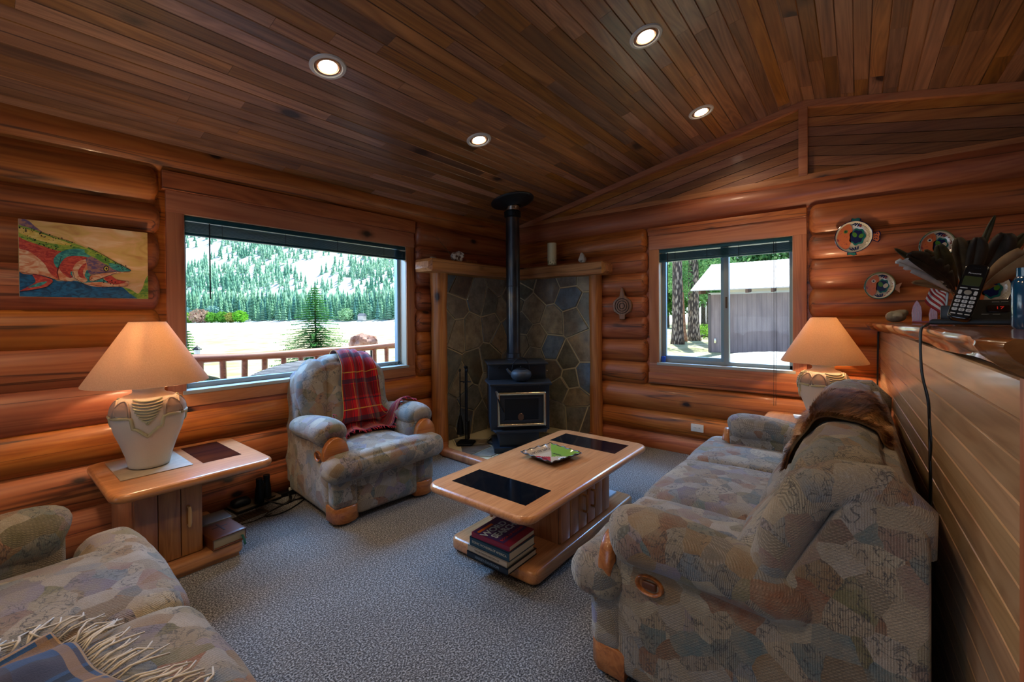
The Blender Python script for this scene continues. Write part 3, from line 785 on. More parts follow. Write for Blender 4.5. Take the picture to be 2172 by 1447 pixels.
for k in range(22000):
    u, v = rt.uniform(-.01, 1.01), rt.uniform(.0, .93)
    uu = min(1, max(0, u)); p = fur_at(uu, v); q = fur_at(uu, min(1, v+.05)); q2 = fur_at(min(1, uu+.02), v)
    down = (q-p).normalized(); side = (q2-p).normalized() if (q2-p).length > 1e-6 else Vector((1, 0, 0)); up = side.cross(down); 
    if up.dot(p-Vector((p.x, -.02, .8))) < 0: up = -up
    if v < .3: down = -down*1.0
    clump = noise.noise_vector(Vector((uu*14, v*14, 0)))
    d = (down*rt.uniform(.5, 1.0)+side*(clump.x*.9+rt.uniform(-.25, .25)+(.6 if u > .97 else -.6 if u < .03 else 0))+up*rt.uniform(.25, .6)).normalized()*rt.uniform(.028, .052)
    wv = d.cross(up).normalized()*.0011; b = len(vs)
    mid = p+d*.55+up*.004; vs += [p-wv, p+wv, mid+wv*.8, mid-wv*.8, p+d-up*.004]
    fs += [(b, b+1, b+2, b+3), (b+3, b+2, b+4)]
m.add(vs, fs); m.build('fur', M_.m, t, angle=180)

# ---- dark plaid throw with cream fringe on the loveseat
DPL = plaid('dark_plaid_wool', '#2c4a70', [(2.0, .1, .15, '#3a2a26', .7), (2.0, .35, .05, '#101418', .8), (2.0, .62, .04, '#8a6a4a', .8), (2.0, .52, .015, '#b08a5c', .8)])
t = thing('plaid_throw', 'crumpled dark blue and brown plaid throw with cream fringe on the loveseat', 'throw', (0, 0, 0))
love_M = Matrix.Translation((.435, 1.79, 0))@Matrix.Rotation(PI/2, 4, 'Z')
def dpl_raw(u, v):
    x = -.42+(.74-.20*u+.02*math.sin(u*9))*v; y = 1.08+.74*u+.02*math.sin(v*7); p = Vector((x, y, .6))
    q, ok = lay(LT, p, (0, 0, -1), .012, .6, love_M)
    if not ok: q = Vector((x, y, .5))
    return q
DG_ = smooth_grid([[dpl_raw(i/40, j/40) for j in range(41)] for i in range(41)], .6, 4)
def dpl(u, v):
    i, j = round(u*40), round(v*40); q = DG_[i][j].copy(); r_ = dpl_raw(u, v); q.z = max(q.z, r_.z)
    e = min(1, (1-v)*6+.05, (1-u)*6+.05)
    q.z += e*(.012+.055*(.5+.5*math.sin(u*9+v*5))*(.5+.5*math.sin(v*8-u*3))+.02*noise.noise(Vector((u*6, v*6, 2)))); return q
m = MB(); m.grid(dpl, 40, 40); m.build('cloth', DPL, t, angle=180, solid=.008)
m = MB(); rt = random.Random(12)
for k in range(46):
    u = (k+.5)/46; p = Vector(dpl(u, 1)); a = rt.uniform(-.3, .9); l = rt.uniform(.07, .12); d = Vector((math.cos(a), math.sin(a), 0)); s_ = Vector((-d.y, d.x, 0))*rt.uniform(-.03, .03)
    pts = [p, p+d*l*.3+s_*.7+Vector((0, 0, .012)), p+d*l*.65+s_*1.2+Vector((0, 0, .01)), p+d*l+s_*.4+Vector((0, 0, rt.uniform(-.004, .008)))]
    m.tube(pts, [.0028, .0032, .0032, .0022], 6)
m.build('fringe', plain('cream_wool', '#cfc4b4', .9), t, angle=180); m = MB()
for k in range(24):
    v = .35+.6*(k+.5)/24; p = Vector(dpl(1, v)); a = rt.uniform(.7, 2.0); l = rt.uniform(.07, .12); d = Vector((math.cos(a), math.sin(a), 0)); s_ = Vector((-d.y, d.x, 0))*rt.uniform(-.03, .03)
    m.tube([p, p+d*l*.3+s_+Vector((0, 0, .012)), p+d*l*.65-s_+Vector((0, 0, .008)), p+d*l+s_*.4], [.0028, .0032, .0032, .0022], 6)
m.build('fringe', bpy.data.materials['cream_wool'], t, angle=180)

# ================================================================== tables
DGLASS = plain('smoked_glass', '#0a0e14', .06, 0, spec=.6)
def fluted_door(m, x0, x1, y, z0, z1, n, axis='x'):
    """upright boards with rounded edges across x0..x1 on plane y"""
    w = (x1-x0)/n
    for k in range(n): m.box(x0+k*w+.001, x0+(k+1)*w-.001, y-.012, y+.008, z0, z1, .006)
def dhandle(p, axis, l=.10, out=-.03):
    m = MB(); p = Vector(p); o = Vector((0, out, 0))
    pts = [p+Vector((0, 0, l/2)), p+o*.8+Vector((0, 0, l/2)), p+o+Vector((0, 0, l/2-.018)), p+o+Vector((0, 0, -l/2+.018)), p+o*.8+Vector((0, 0, -l/2)), p+Vector((0, 0, -l/2))]
    m.tube(pts, [.007, .008, .009, .009, .008, .007], 10); return m
t = thing('coffee_table', 'honey oak coffee table with two smoked glass inserts in the middle of the carpet', 'coffee table', (2.37, 1.585, 0))
m = MB(); m.slab(-.755, .755, -.375, .375, .385, .43, .085, .0215); m.build('tabletop', OAKX, t)
for s in (-1, 1):
    m = MB(); x = s*.515; m.box(x-.118, x+.118, -.27, .27, .427, .4312, 0); m.build('glass_insert', DGLASS, t)
m = MB(); m.slab(-.615, .615, -.315, .315, .012, .085, .05, .02); m.build('lower_shelf', OAKX, t)
m = MB(); m.box(-.58, .58, -.285, .285, 0, .02, .004); m.build('plinth', OAKX, t)
m = MB(); m.box(-.30, .30, -.25, .25, .08, .39, .006); m.build('cabinet', OAKZ, t)
for s, (a, b) in ((-1, (-.305, -.005)), (1, (.005, .305))):
    m = MB(); fluted_door(m, a, b, -.262, .095, .378, 3); d = m.build('door', OAKZ, t)
    dhandle((s*.05, -.272, .245), 'x').build('handle', OAKZ, d)
    m = MB(); fluted_door(m, a, b, .266, .095, .378, 3); d = m.build('door', OAKZ, t)

t = thing('end_table', 'honey oak end table by the left wall carrying the big urn lamp', 'end table', (.755, 3.12, 0))
m = MB(); m.slab(-.37, .37, -.385, .385, .505, .55, .08, .0215); m.build('tabletop', OAKX, t)
m = MB(); m.box(.065, .265, -.145, .30, .547, .5512, 0); m.build('glass_insert', DGLASS, t)
m = MB(); m.slab(-.30, .22, -.30, .33, .02, .09, .03, .02); m.build('lower_shelf', OAKX, t)
m = MB(); m.box(-.28, .20, -.28, .31, 0, .03, .003); m.build('plinth', OAKX, t)
m = MB(); m.box(-.27, .035, -.23, .30, .085, .508, .005); m.build('cabinet', OAKZ, t)
m = MB(); fluted_door(m, -.265, .03, -.237, .095, .5, 3); d = m.build('door', OAKZ, t)
dhandle((-.035, -.247, .31), 'x').build('handle', plain('pale_oak_handle', '#d8ae74', .35, coat=.4), d)

# second end table, behind the far sofa arm
t = thing('end_table', 'honey oak end table in the far right corner behind the sofa, holding the second lamp', 'end table', (4.02, .25, 0))
m = MB(); m.slab(-.33, .33, -.36, .36, .505, .55, .08, .0215); m.build('tabletop', OAKX, t)
m = MB(); m.box(-.2, .2, -.25, .25, .03, .508, .005); m.build('cabinet', OAKZ, t)
m = MB(); m.slab(-.27, .27, -.31, .31, 0, .08, .03, .02); m.build('lower_shelf', OAKX, t)
m = MB(); m.add([(4.13, .16, .552), (4.29, .19, .552), (4.27, .42, .552), (4.11, .39, .552)], [(0, 1, 2, 3)]); m.add([(4.13, .16, .5545), (4.29, .19, .5545), (4.27, .42, .556), (4.11, .39, .5545)], [(0, 1, 2, 3)])
tag(m.build('paper_sheet', plain('paper', '#d8d0c2', .8), solid=.001), 'loose pale paper on the far end table beside the second lamp', 'paper')

# ---- lamps
SH = NT('lamp_shade_linen'); SH.rough(.9); c_ = hx('#d8a078')
tr = SH.n('BsdfTranslucent'); tr.inputs[0].default_value = hx('#ecd0b0'); df = SH.n('BsdfDiffuse')
nz = SH.n('TexNoise', i_Scale=1.0, i_Detail=3.0); SH.l(SH.coords((260, 260, 40)), nz.inputs[0]); SH.l(SH.ramp(nz.outputs[0], [(.3, hx('#b89078')), (.7, hx('#cfaa92'))]), df.inputs[0])
mx = SH.n('MixShader'); mx.inputs[0].default_value = .34; SH.l(df.outputs[0], mx.inputs[1]); SH.l(tr.outputs[0], mx.inputs[2]); SH.l(mx.outputs[0], SH.out.inputs[0])
def urn_lamp(label, x, y, z, rz, k=1.0, power=20, col=(1, .70, .40)):
    t = thing('table_lamp', label, 'table lamp', (x, y, z), rz); t.scale = (k, k, k)
    m = MB()
    prof = [(.0005, 0), (.078, 0), (.092, .006), (.096, .02), (.106, .07), (.128, .14), (.15, .20), (.163, .255), (.168, .30), (.162, .345), (.14, .385), (.11, .405), (.086, .412), (.074, .42), (.07, .432), (.074, .445), (.092, .452), (.097, .46), (.09, .468), (.04, .47), (.0005, .47)]
    m.lathe(prof, n=64); m.build('urn', CERAM, t, angle=60)
    def rad(zz):
        for (r0, z0), (r1, z1) in zip(prof, prof[1:]):
            if z0 <= zz <= z1 and z1 > z0: return r0+(r1-r0)*(zz-z0)/(z1-z0)
        return .1
    def at(a, zz, h=.004): r = rad(zz)+h; return (r*math.cos(a), r*math.sin(a), zz)
    # raised band with stepped point, fans and scallops: all relief of the urn
    for c in range(3):
        a0 = c*2*PI/3; m = MB()
        P_ = [(-1.05, .30), (-.55, .305), (-.42, .30), (-.38, .245), (-.28, .24), (-.0, .195), (.28, .24), (.38, .245), (.42, .30), (.55, .305), (1.05, .30)]
        pts = []
        for (u0, z0), (u1, z1) in zip(P_, P_[1:]):
            for q in range(5): f = q/5; pts.append(at(a0+u0+(u1-u0)*f, z0+(z1-z0)*f, .003))
        m.tube(pts, .0085, 8)
        m.build('relief_band', CERAM2, t, angle=180)
    for c in range(3):
        a0 = c*2*PI/3; m = MB()
        for q in range(9):   # ribbed fan
            f = q/8; zz = .385-.015*q; wd = .46*(1-f)**.7+.04
            m.tube([at(a0-wd+2*wd*g/10, zz-.02*math.sin(PI*g/10)*0+.012*((g/5-1)**2), .003) for g in range(11)], .0055, 6)
        m.build('relief_fan', CERAM2, t, angle=180)
    for c in range(3):
        for s in (-1, 1):
            m = MB(); a0 = c*2*PI/3+s*.78
            m.grid(lambda u, v: at(a0+.27*(2*u-1)*math.sqrt(max(0, 1-(v*1.0)**2)), .315+.075*v, .006), 12, 8)
            m.tube([at(a0+.33*math.cos(PI*q/10), .305+.085*math.sin(PI*q/10), .003) for q in range(11)], .006, 7)
            m.build('relief_scallop', CERAM3, t, angle=180)
    m = MB(); m.tube([(0, 0, .46), (0, 0, .80)], .006); m.tube([(0, 0, .52), (.10, 0, .58), (.10, 0, .72), (.0, 0, .80)], .0025, 6); m.tube([(0, 0, .52), (-.10, 0, .58), (-.10, 0, .72), (.0, 0, .80)], .0025, 6); m.build('harp', BRASS, t)
    m = MB(); m.ball((0, 0, .64), (.032, .032, .042), 10); m.build('bulb', plain('warm_bulb', '#ffd9a0', .5, emis=6), t)
    m = MB(); n = 64; rs = [[(r*math.cos(2*PI*j/n), r*math.sin(2*PI*j/n), zz) for j in range(n)] for r, zz in ((.283, .475), (.283, .481), (.086, .818), (.083, .822), (.081, .818), (.279, .479))]
    m.rings(rs, False, False); m.build('lamp_shade', SH.m, t, angle=50)
    ring = MB(); ring.tube([(.0825*math.cos(2*PI*j/32), .0825*math.sin(2*PI*j/32), .818) for j in range(33)], .0012, 5); ring.tube([(-.082, 0, .816), (.082, 0, .816)], .0015, 5); ring.tube([(0, -.082, .816), (0, .082, .816)], .0015, 5); ring.build('shade_ring', BRASS, t)
    lo = lamp('lamp_light', 'POINT', (0, 0, .70), power, col, size=.035); lo.parent = t
    return t
urn_lamp('large sandy urn table lamp with pink-tan cone shade on the left end table', .615, 3.17, .556, -1.80, 1.0, 16)
urn_lamp('lit urn table lamp in the far right corner, partly hidden by the sofa back', 4.10, .205, .553, -2.5, .985, 26)
m = MB(); m.slab(.46-.615, .775-.615, 2.985-3.2, 3.42-3.2, 0, .004, .004, .0015); o = m.build('lamp_mat', plain('marbled_card', '#b8a68c', .5, nscale=25, namp=.3)); o.location = (.615, 3.2, .551); tag(o, 'marbled beige mat under the urn lamp on the left end table', 'mat')

# ================================================================== stove corner
def flagstones(m, w_, h_, n, seed, place, th=.018, gap=.008):
    """crazy paving: cells of a jittered set, cut by half planes, each a raised stone"""
    r = random.Random(seed); pts = []
    while len(pts) < n:
        best = max(((r.uniform(0, w_), r.uniform(0, h_)) for _ in range(6)), key=lambda p: min([math.hypot(p[0]-q[0], p[1]-q[1]) for q in pts] or [9]))
        pts.append(best)
    for i, p in enumerate(pts):
        poly = [(0, 0), (w_, 0), (w_, h_), (0, h_)]
        for j, q in enumerate(pts):
            if i == j: continue
            mx_, my_ = (p[0]+q[0])/2, (p[1]+q[1])/2; nx, ny = q[0]-p[0], q[1]-p[1]; L = math.hypot(nx, ny)
            if L > 1.4: continue
            nx /= L; ny /= L; out = []
            for k in range(len(poly)):
                a, b = poly[k], poly[(k+1) % len(poly)]
                da = (a[0]-mx_)*nx+(a[1]-my_)*ny+gap; db = (b[0]-mx_)*nx+(b[1]-my_)*ny+gap
                if da <= 0: out.append(a)
                if (da < 0) != (db < 0) and abs(da-db) > 1e-9:
                    f = da/(da-db); out.append((a[0]+(b[0]-a[0])*f, a[1]+(b[1]-a[1])*f))
            poly = out
            if len(poly) < 3: break
        if len(poly) < 3: continue
        cx = sum(a[0] for a in poly)/len(poly); cy = sum(a[1] for a in poly)/len(poly); th2 = th*r.uniform(.7, 1.2)
        ins = lambda k: [(cx+(a[0]-cx)*k, cy+(a[1]-cy)*k) for a in poly]
        m.rings([[place(a, b, 0) for a, b in poly], [place(a, b, th2*.75) for a, b in poly], [place(a, b, th2) for a, b in ins(.96)]], False, True)
ST = NT('slate_stone'); ST.rough(.55, .15)
r_ = ST.n('NewGeometry').outputs['Random Per Island']
base_ = ST.ramp(r_, [(i/9, hx(c)) for i, c in enumerate(['#948e7e', '#7c7a6e', '#98866a', '#74705e', '#a4967c', '#848074', '#74685a', '#6c7c8c', '#8c8476'])], True)
co = ST.coords((1, 1, 1), True); nz = ST.n('TexNoise', i_Scale=9.0, i_Detail=8.0, i_Roughness=.7); ST.l(co, nz.inputs[0])
c_ = ST.mix(1.0, base_, ST.ramp(nz.outputs[0], [(.3, (.45, .42, .4, 1)), (.55, (1, 1, 1, 1)), (.72, (1.5, 1.35, 1.1, 1))]), 'MULTIPLY')
n2 = ST.n('TexNoise', i_Scale=3.5, i_Detail=5.0); ST.l(co, n2.inputs[0]); c_ = ST.mix(ST.ramp(n2.outputs[0], [(.55, (0, 0, 0, 1)), (.7, (.5, .5, .5, 1))]), c_, hx('#6a4c30'))
ST.l(c_, ST.b.inputs['Base Color']); ST.bump(nz.outputs[0], .5, .02)
GROUT = plain('sandy_grout', '#d0c29c', .9, nscale=60)
SZ = 1.87
# left panel on the window wall, right panel on the gable wall
for nm, place, w_, sd, lab in (('stone_panel', lambda a, b, h: (3.165+a, 3.505-h, .03+b), 1.225, 4, 'crazy-paved slate panel left of the stove pipe'),
                          ('stone_panel', lambda a, b, h: (4.395-h, 2.375+a, .03+b), 1.13, 9, 'crazy-paved slate panel right of the stove pipe')):
    t = thing(nm, lab, 'stone panel', (0, 0, 0)); 
    m = MB(); flagstones(m, w_, SZ-.03, 30, sd, place); m.build('slate_stones', ST.m, t, angle=25)
    m = MB()
    if sd == 4: m.box(3.16, 4.395, 3.50, 3.60, .0, SZ)
    else: m.box(4.39, 4.50, 2.37, 3.505, .0, SZ)
    m.build('grout', GROUT, t)
# hearth
HP = [(3.15, 3.50), (3.13, 3.42), (2.955, 3.22), (2.93, 2.66), (3.47, 2.12), (4.03, 2.145), (4.235, 2.335), (4.39, 2.37)]
t = thing('hearth', 'low stone hearth edged with a pine log curb under the stove', 'hearth', (0, 0, 0))
m = MB(); m.prism(HP+[(4.39, 3.5)], .0, .026); m.build('hearth_base', GROUT, t, smooth=False)
def inpoly(x, y):
    c = False; pp = HP+[(4.39, 3.5)]
    for i in range(len(pp)):
        (x1, y1), (x2, y2) = pp[i], pp[i-1]
        if (y1 > y) != (y2 > y) and x < (x2-x1)*(y-y1)/(y2-y1)+x1: c = not c
    return c
m = MB(); flagstones(m, 1.47, 1.40, 34, 21, lambda a, b, h: (2.94+a, 2.11+b, .022+h), th=.010)
keep = MB(); isl = {}
for f in m.f:
    c = Vector((0, 0, 0)); 
    for q in f: c += Vector(m.v[q])
    c /= len(f)
    if all(inpoly(m.v[q][0], m.v[q][1]) for q in f): keep.add([m.v[q] for q in f], [tuple(range(len(f)))])
keep.build('hearth_stones', ST.m, t, angle=25)
for a, b in zip(HP, HP[1:]):
    a, b = Vector((*a, 0)), Vector((*b, 0)); d = (b-a); L = d.length; d.normalize(); nrm = Vector((d.y, -d.x, 0))*-1
    m = MB(); m.M = Matrix.Translation(a+Vector((0, 0, 0)))@Matrix.Rotation(math.atan2(d.y, d.x), 4, 'Z')
    if L < .12: continue
    m.box(-.02, L+.02, -.075, .015, 0, .075, .022); m.build('curb', POST, t, angle=60)

def rough_beam(m, x0, x1, y0, y1, z0, z1, seed, ax='x', cham=.03):
    n = 26; rs = []
    for i in range(n+1):
        s = x0+(x1-x0)*i/n; w1 = noise.noise(Vector((s*3, seed, 0)))*.012; w2 = noise.noise(Vector((s*2.3, seed, 5)))*.012
        e = cham if i in (0, n) else 0
        ring = [(y0+w1+cham*.4+e, z0+w2+e), (y1-e, z0+w2+e), (y1-e, z1-e), (y0+w1+cham*.4+e, z1-e), (y0+w1+e, z1-cham*.4-e), (y0+w1+e, z0+w2+cham*.6+e)]
        if i in (0, n) : s2 = s
        else: s2 = s
        if i == 1: s2 = x0+cham*math.copysign(1, x1-x0)
        if i == n-1: s2 = x1-cham*math.copysign(1, x1-x0)
        rs.append([(s2, a, b) if ax == 'x' else (a, s2, b) for a, b in ring])
    m.rings(rs)
m = MB(); rough_beam(m, 2.80, 4.42, 3.27, 3.53, 1.845, 1.975, 1.3); tag(m.build('mantel_shelf', MANTEL, angle=30), 'rough-hewn timber mantel on the window wall side of the stove pipe', 'mantel')
m = MB(); rough_beam(m, 2.10, 3.28, 4.19, 4.42, 1.845, 1.975, 7.7, 'y'); tag(m.build('mantel_shelf', MANTELY, angle=30), 'rough-hewn timber mantel with a big knot on the gable wall side of the stove pipe', 'mantel')
def halfpost(name, cx, cy, r, lab, sd):
    m = MB(); rs = []
    for i in range(22):
        z = .0+1.85*i/21; rr = r*(1.08-.1*math.sin(PI*i/21))+noise.noise(Vector((sd, z*3, 0)))*.01
        rs.append([(cx+rr*(math.cos(a)*1+0)+noise.noise(Vector((math.cos(a)*2, z*4, sd)))*.007, cy+rr*math.sin(a), z) for a in [2*PI*j/20 for j in range(20)]])
    m.rings(rs); return tag(m.build(name, POST, angle=60), lab, 'post')
halfpost('log_post', 3.075, 3.46, .085, 'peeled log post framing the left edge of the stonework', 3)
halfpost('log_post', 4.375, 2.30, .07, 'peeled log post framing the right edge of the stonework', 8)

# ---- wood stove, local frame: +y points to the room corner
SR = math.radians(-45)
t = thing('wood_stove', 'black steel wood stove with a bright framed door standing on the hearth', 'stove', (3.327, 2.573, .034), SR)
m = MB(); m.box(-.255, .255, .06, .56, 0, .05, .006); m.box(-.20, .20, .10, .52, .05, .235, .004); m.build('pedestal', STOVE, t)
m = MB(); m.box(-.29, .29, 0, .66, .235, .685, .008); m.build('firebox', STOVE, t)
m = MB(); m.prism([(-.27, 0), (-.245, -.075), (.245, -.075), (.27, 0)], .232, .25, b=.003); m.build('ash_lip', STOVE, t)
m = MB(); m.prism([(-.335, .25), (-.30, -.075), (.30, -.075), (.335, .25), (.31, .40), (-.31, .40)], .685, .705, b=.004); m.build('cooktop', STOVE, t)
m = MB(); m.box(-.295, .295, .22, .66, .705, .865, .005); ub = m.build('upper_box', STOVE, t)
m = MB(); m.prism([(-.325, .64), (-.31, .15), (.31, .15), (.325, .64)], .86, .878, b=.004); m.build('top_plate', STOVE, t)
m = MB(); m.box(-.225, .245, -.022, .002, .285, .615, .004); dr = m.build('door', STOVE, t)
m = MB(); c4 = [(-.215, .297), (.235, .297), (.235, .603), (-.215, .603)]
for k in range(4):
    a, b = c4[k], c4[(k+1) % 4]; e = .0
    m.tube([(a[0], -.028, a[1]), (b[0], -.028, b[1])], .016, 10)
for a in c4: m.ball((a[0], -.028, a[1]), .016, 8)
m.build('bright_frame', BRASS, dr)
m = MB(); m.box(-.155, .175, -.028, -.02, .345, .555, .003); dp = m.build('door_panel', BLACKM, dr)
for (a, b, c, d) in ((-.165, .185, .335, .347), (-.165, .185, .553, .565)): m = MB(); m.box(a, b, -.034, -.02, c, d, .003); m.build('door_rib', STOVE, dr)
m = MB(); m.prism([(.0+.03*math.cos(2*PI*k/8+.39), .375+.038*math.sin(2*PI*k/8+.39)) for k in range(8)], -.036, -.027, ax='y', b=.003); m.build('emblem', plain('bronze_emblem', '#6a5040', .4, .7), dr)
m = MB(); m.tube([(-.222, -.045, .56), (-.20, -.05, .49), (-.165, -.052, .43)], [.007, .006, .008], 8); hd = m.build('door_handle', BLACKM, dr)
m = MB(); m.tube([(-.222+.001*k, -.045+.012*math.cos(k*1.3), .60-.0009*k*1.0+.012*math.sin(k*1.3)*0) for k in range(60)], .004, 6); 
m = MB(); m.tube([(-.24, -.045, .635), (-.228, -.046, .60), (-.218, -.047, .562)], [.012, .019, .011], 10); m.build('spring_grip', CHROME, dr)
m = MB(); m.tube([(.19, -.002, .66), (.19, -.02, .66)], .013, 12); m.build('damper_knob', STOVE, t)
m = MB(); m.tube([(.30, .2, .79), (.312, .2, .79)], .009, 10); m.build('bolt', CHROME, t)
for s in (-1, 1): m = MB(); m.tube([(s*.19, .222, .83), (s*.19, .212, .83)], .012, 10); m.build('vent_hole', BLACK, t)
px_, py_ = 3.327+.56*math.sin(PI/4), 2.573+.56*math.cos(PI/4)
PIPEM = NT('blued_pipe'); PIPEM.rough(.35, metal=.85); nz = PIPEM.n('TexNoise', i_Scale=3.0, i_Detail=6.0); PIPEM.l(PIPEM.coords((3, 3, 1)), nz.inputs[0])
PIPEM.l(PIPEM.ramp(nz.outputs[0], [(.4, hx('#3c424c')), (.55, hx('#54565a')), (.68, hx('#7a6a58'))]), PIPEM.b.inputs['Base Color'])
t = thing('stove_pipe', 'tall dark flue pipe rising from the stove to a round ceiling collar', 'stove pipe', (px_, py_, .91))
zt = ceil_z(py_)-.91
m = MB(); m.lathe([(.096, 0), (.096, .012), (.088, .02), (.086, .07), (.076, .075), (.076, .80), (.0785, .803), (.0785, .812), (.076, .815), (.076, zt-.19)], n=40, cap=False); m.build('pipe', PIPEM.m, t, angle=30)
m = MB(); m.lathe([(.076, zt-.2), (.092, zt-.19), (.094, zt-.135), (.08, zt-.12)], n=40, cap=False); m.build('collar', BLACKM, t, angle=30)
m = MB(); m.lathe([(.078, zt-.14), (.078, zt-.02)], n=40, cap=False); m.build('bright_sleeve', CHROME, t)
m = MB(); m.lathe([(.08, -.075), (.10, -.06), (.15, -.04), (.215, -.022), (.238, -.012), (.24, -.004), (.2, .0)], n=56, cap=False); o = m.build('ceiling_flange', plain('black_paint', '#14181c', .5), t, angle=60); o.location = (0, 0, zt-.008); o.rotation_euler = (math.atan(-SL), 0, 0)

# kettle
t = thing('iron_kettle', 'black cast iron kettle with hoop handle on the stove ledge', 'kettle', (3.327+.02*.707+.09*.707, 2.573-.02*.707+.09*.707, .741), SR)
m = MB(); m.lathe([(.0005, 0), (.055, 0), (.075, .012), (.098, .04), (.105, .065), (.1, .09), (.08, .108), (.06, .116), (.0005, .118)], n=40); 
m.tube([(-.085, 0, .07), (-.125, 0, .10), (-.14, 0, .125)], [.022, .014, .011], 10); m.build('kettle_body', plain('grey_cast_iron', '#3a3f44', .55, .3), t)
m = MB(); m.lathe([(.058, .112), (.056, .122), (.03, .13), (.0005, .133)], n=32); m.ball((0, 0, .14), (.009, .009, .009), 8); m.build('lid', BLACKM, t)
m = MB(); m.tube([(.09*math.cos(a), 0, .10+.135*math.sin(a)) for a in [PI*k/16 for k in range(17)]], .0045, 8); m.build('kettle_handle', BLACKM, t)

# fireplace tools
t = thing('fireplace_tool_set', 'black iron fire tools hanging on a stand left of the stove', 'fireplace tools', (3.25, 3.25, .036), .5)
m = MB(); m.slab(-.09, .09, -.09, .09, 0, .02, .03, .008); m.tube([(0, 0, .015), (0, 0, .80)], .008); m.ball((0, 0, .815), .017, 8); m.tube([(-.08, 0, .66), (.08, 0, .66)], .005); m.tube([(0, -.06, .66), (0, .06, .66)], .005); m.build('stand', BLACKM, t)
m = MB(); m.tube([(-.05, -.03, .77), (-.05, -.03, .24)], .006); m.ball((-.05, -.03, .785), (.013, .013, .02), 8); m.slab(-.10, .0, -.045, -.04, .06, .25, .002, .001)
m.build('shovel', BLACKM, t)
m = MB(); m.tube([(.06, .0, .78), (.06, .0, .12), (.075, 0, .09)], .006); m.ball((.06, 0, .80), (.012, .012, .02), 8); m.build('poker', BLACKM, t)
m = MB(); m.tube([(0, .06, .76), (0, .06, .30)], .006); m.ball((0, .06, .78), (.012, .012, .02), 8); m.lathe([(.012, .30), (.03, .22), (.04, .10), (.0005, .1)], (0, .06, 0), 14); m.build('brush', BLACKM, t)
m = MB(); cc = P(1012, 925, 4.35)
m.tube([(3.52+.13*math.cos(a)*(1+.05*math.sin(3*a)), 3.02+.11*math.sin(a), .045+.004*math.sin(a*2)) for a in [2.6*2*PI*k/60 for k in range(61)]], .006, 8)
tag(m.build('coiled_cord', BLACK), 'black cord coiled loosely on the hearth left of the stove', 'cord')

# mantel ornaments
m = MB(); m.lathe([(.0005, 0), (.05, 0), (.053, .004), (.053, .245), (.050, .25), (.046, .248), (.046, .2), (.0005, .2)], (0, 0, 0), 40)
V = NT('cream_glazed_pottery'); V.rough(.3, .5); sp = V.n('SeparateXYZ'); V.l(V.n('TexCoord').outputs['Object'], sp.inputs[0])
nz = V.n('TexNoise', i_Scale=1.0, i_Detail=3.0, i_Distortion=1.0); V.l(V.coords((60, 60, 22)), nz.inputs[0])
k_ = V.mathn('MULTIPLY', V.mathn('GREATER_THAN', nz.outputs[0], .56), V.mathn('LESS_THAN', sp.outputs['Z'], .10))
V.l(V.mix(k_, hx('#d8cba0'), hx('#5c6a2c')), V.b.inputs['Base Color'])
o = m.build('ceramic_cylinder_vase', V.m, angle=30); o.location = (4.16, 2.74, 1.975); tag(o, 'tall cream ceramic cylinder with painted green grass on the right mantel', 'vase')
def rock(name, c, r, mat, lab, cat, sd, sc=1.0, amp=.35):
    m = MB(); m.ball((0, 0, 0), r, 14, fn=lambda p: p*(1+amp*noise.noise(p*(1.4/max(r))+Vector((sd, 0, sd)))+.25*amp*noise.noise(p*(4/max(r))+Vector((0, sd, 0))))); 
    mz = min(v[2] for v in m.v); m.v = [(v[0], v[1], v[2]-mz) for v in m.v]
    o = m.build(name, mat, angle=35); o.location = c; return tag(o, lab, cat)
WROCK = plain('white_quartz', '#cfc8ba', .6, nscale=14, namp=.25)
rock('quartz_rock', (4.26, 2.40, 1.972), (.035, .04, .05), WROCK, 'small white quartz rock near the right end of the mantel', 'rock', 3, amp=.5)
BR = NT('brown_white_stone'); BR.rough(.7); nz = BR.n('TexNoise', i_Scale=22.0, i_Detail=4.0); BR.l(BR.coords(), nz.inputs[0]); BR.l(BR.ramp(nz.outputs[0], [(.42, hx('#5a3a26')), (.5, hx('#c9c0b2')), (.7, hx('#e0dacd'))]), BR.b.inputs['Base Color'])
rock('animal_skull', (3.26, 3.36, 1.972), (.075, .055, .055), BR.m, 'white and brown rounded skull-like stone on the left mantel', 'skull', 11, amp=.45)
rock('pebble', (2.93, 3.38, 1.972), (.04, .03, .014), plain('grey_pebble', '#8a8070', .8, nscale=30), 'small flat grey stone at the left end of the mantel', 'rock', 5)
m = MB(); m.tube([(3.40, 3.39, 2.0), (3.56, 3.38, 2.0)], .025, 14); tag(m.build('wood_billet', POST), 'short brown wooden log piece lying on the left mantel', 'wood piece')
m = MB(); m.tube([(3.21, 3.40, 2.04), (3.14, 3.42, 2.12), (3.05, 3.42, 2.19), (2.96, 3.44, 2.24)], [.004, .003, .0022, .001], 6); m.tube([(3.05, 3.42, 2.19), (3.0, 3.42, 2.26)], [.002, .001], 5)
tag(m.build('dry_twig', plain('twig_brown', '#5a4530', .8)), 'thin dry twig leaning on the log wall above the left mantel', 'twig')
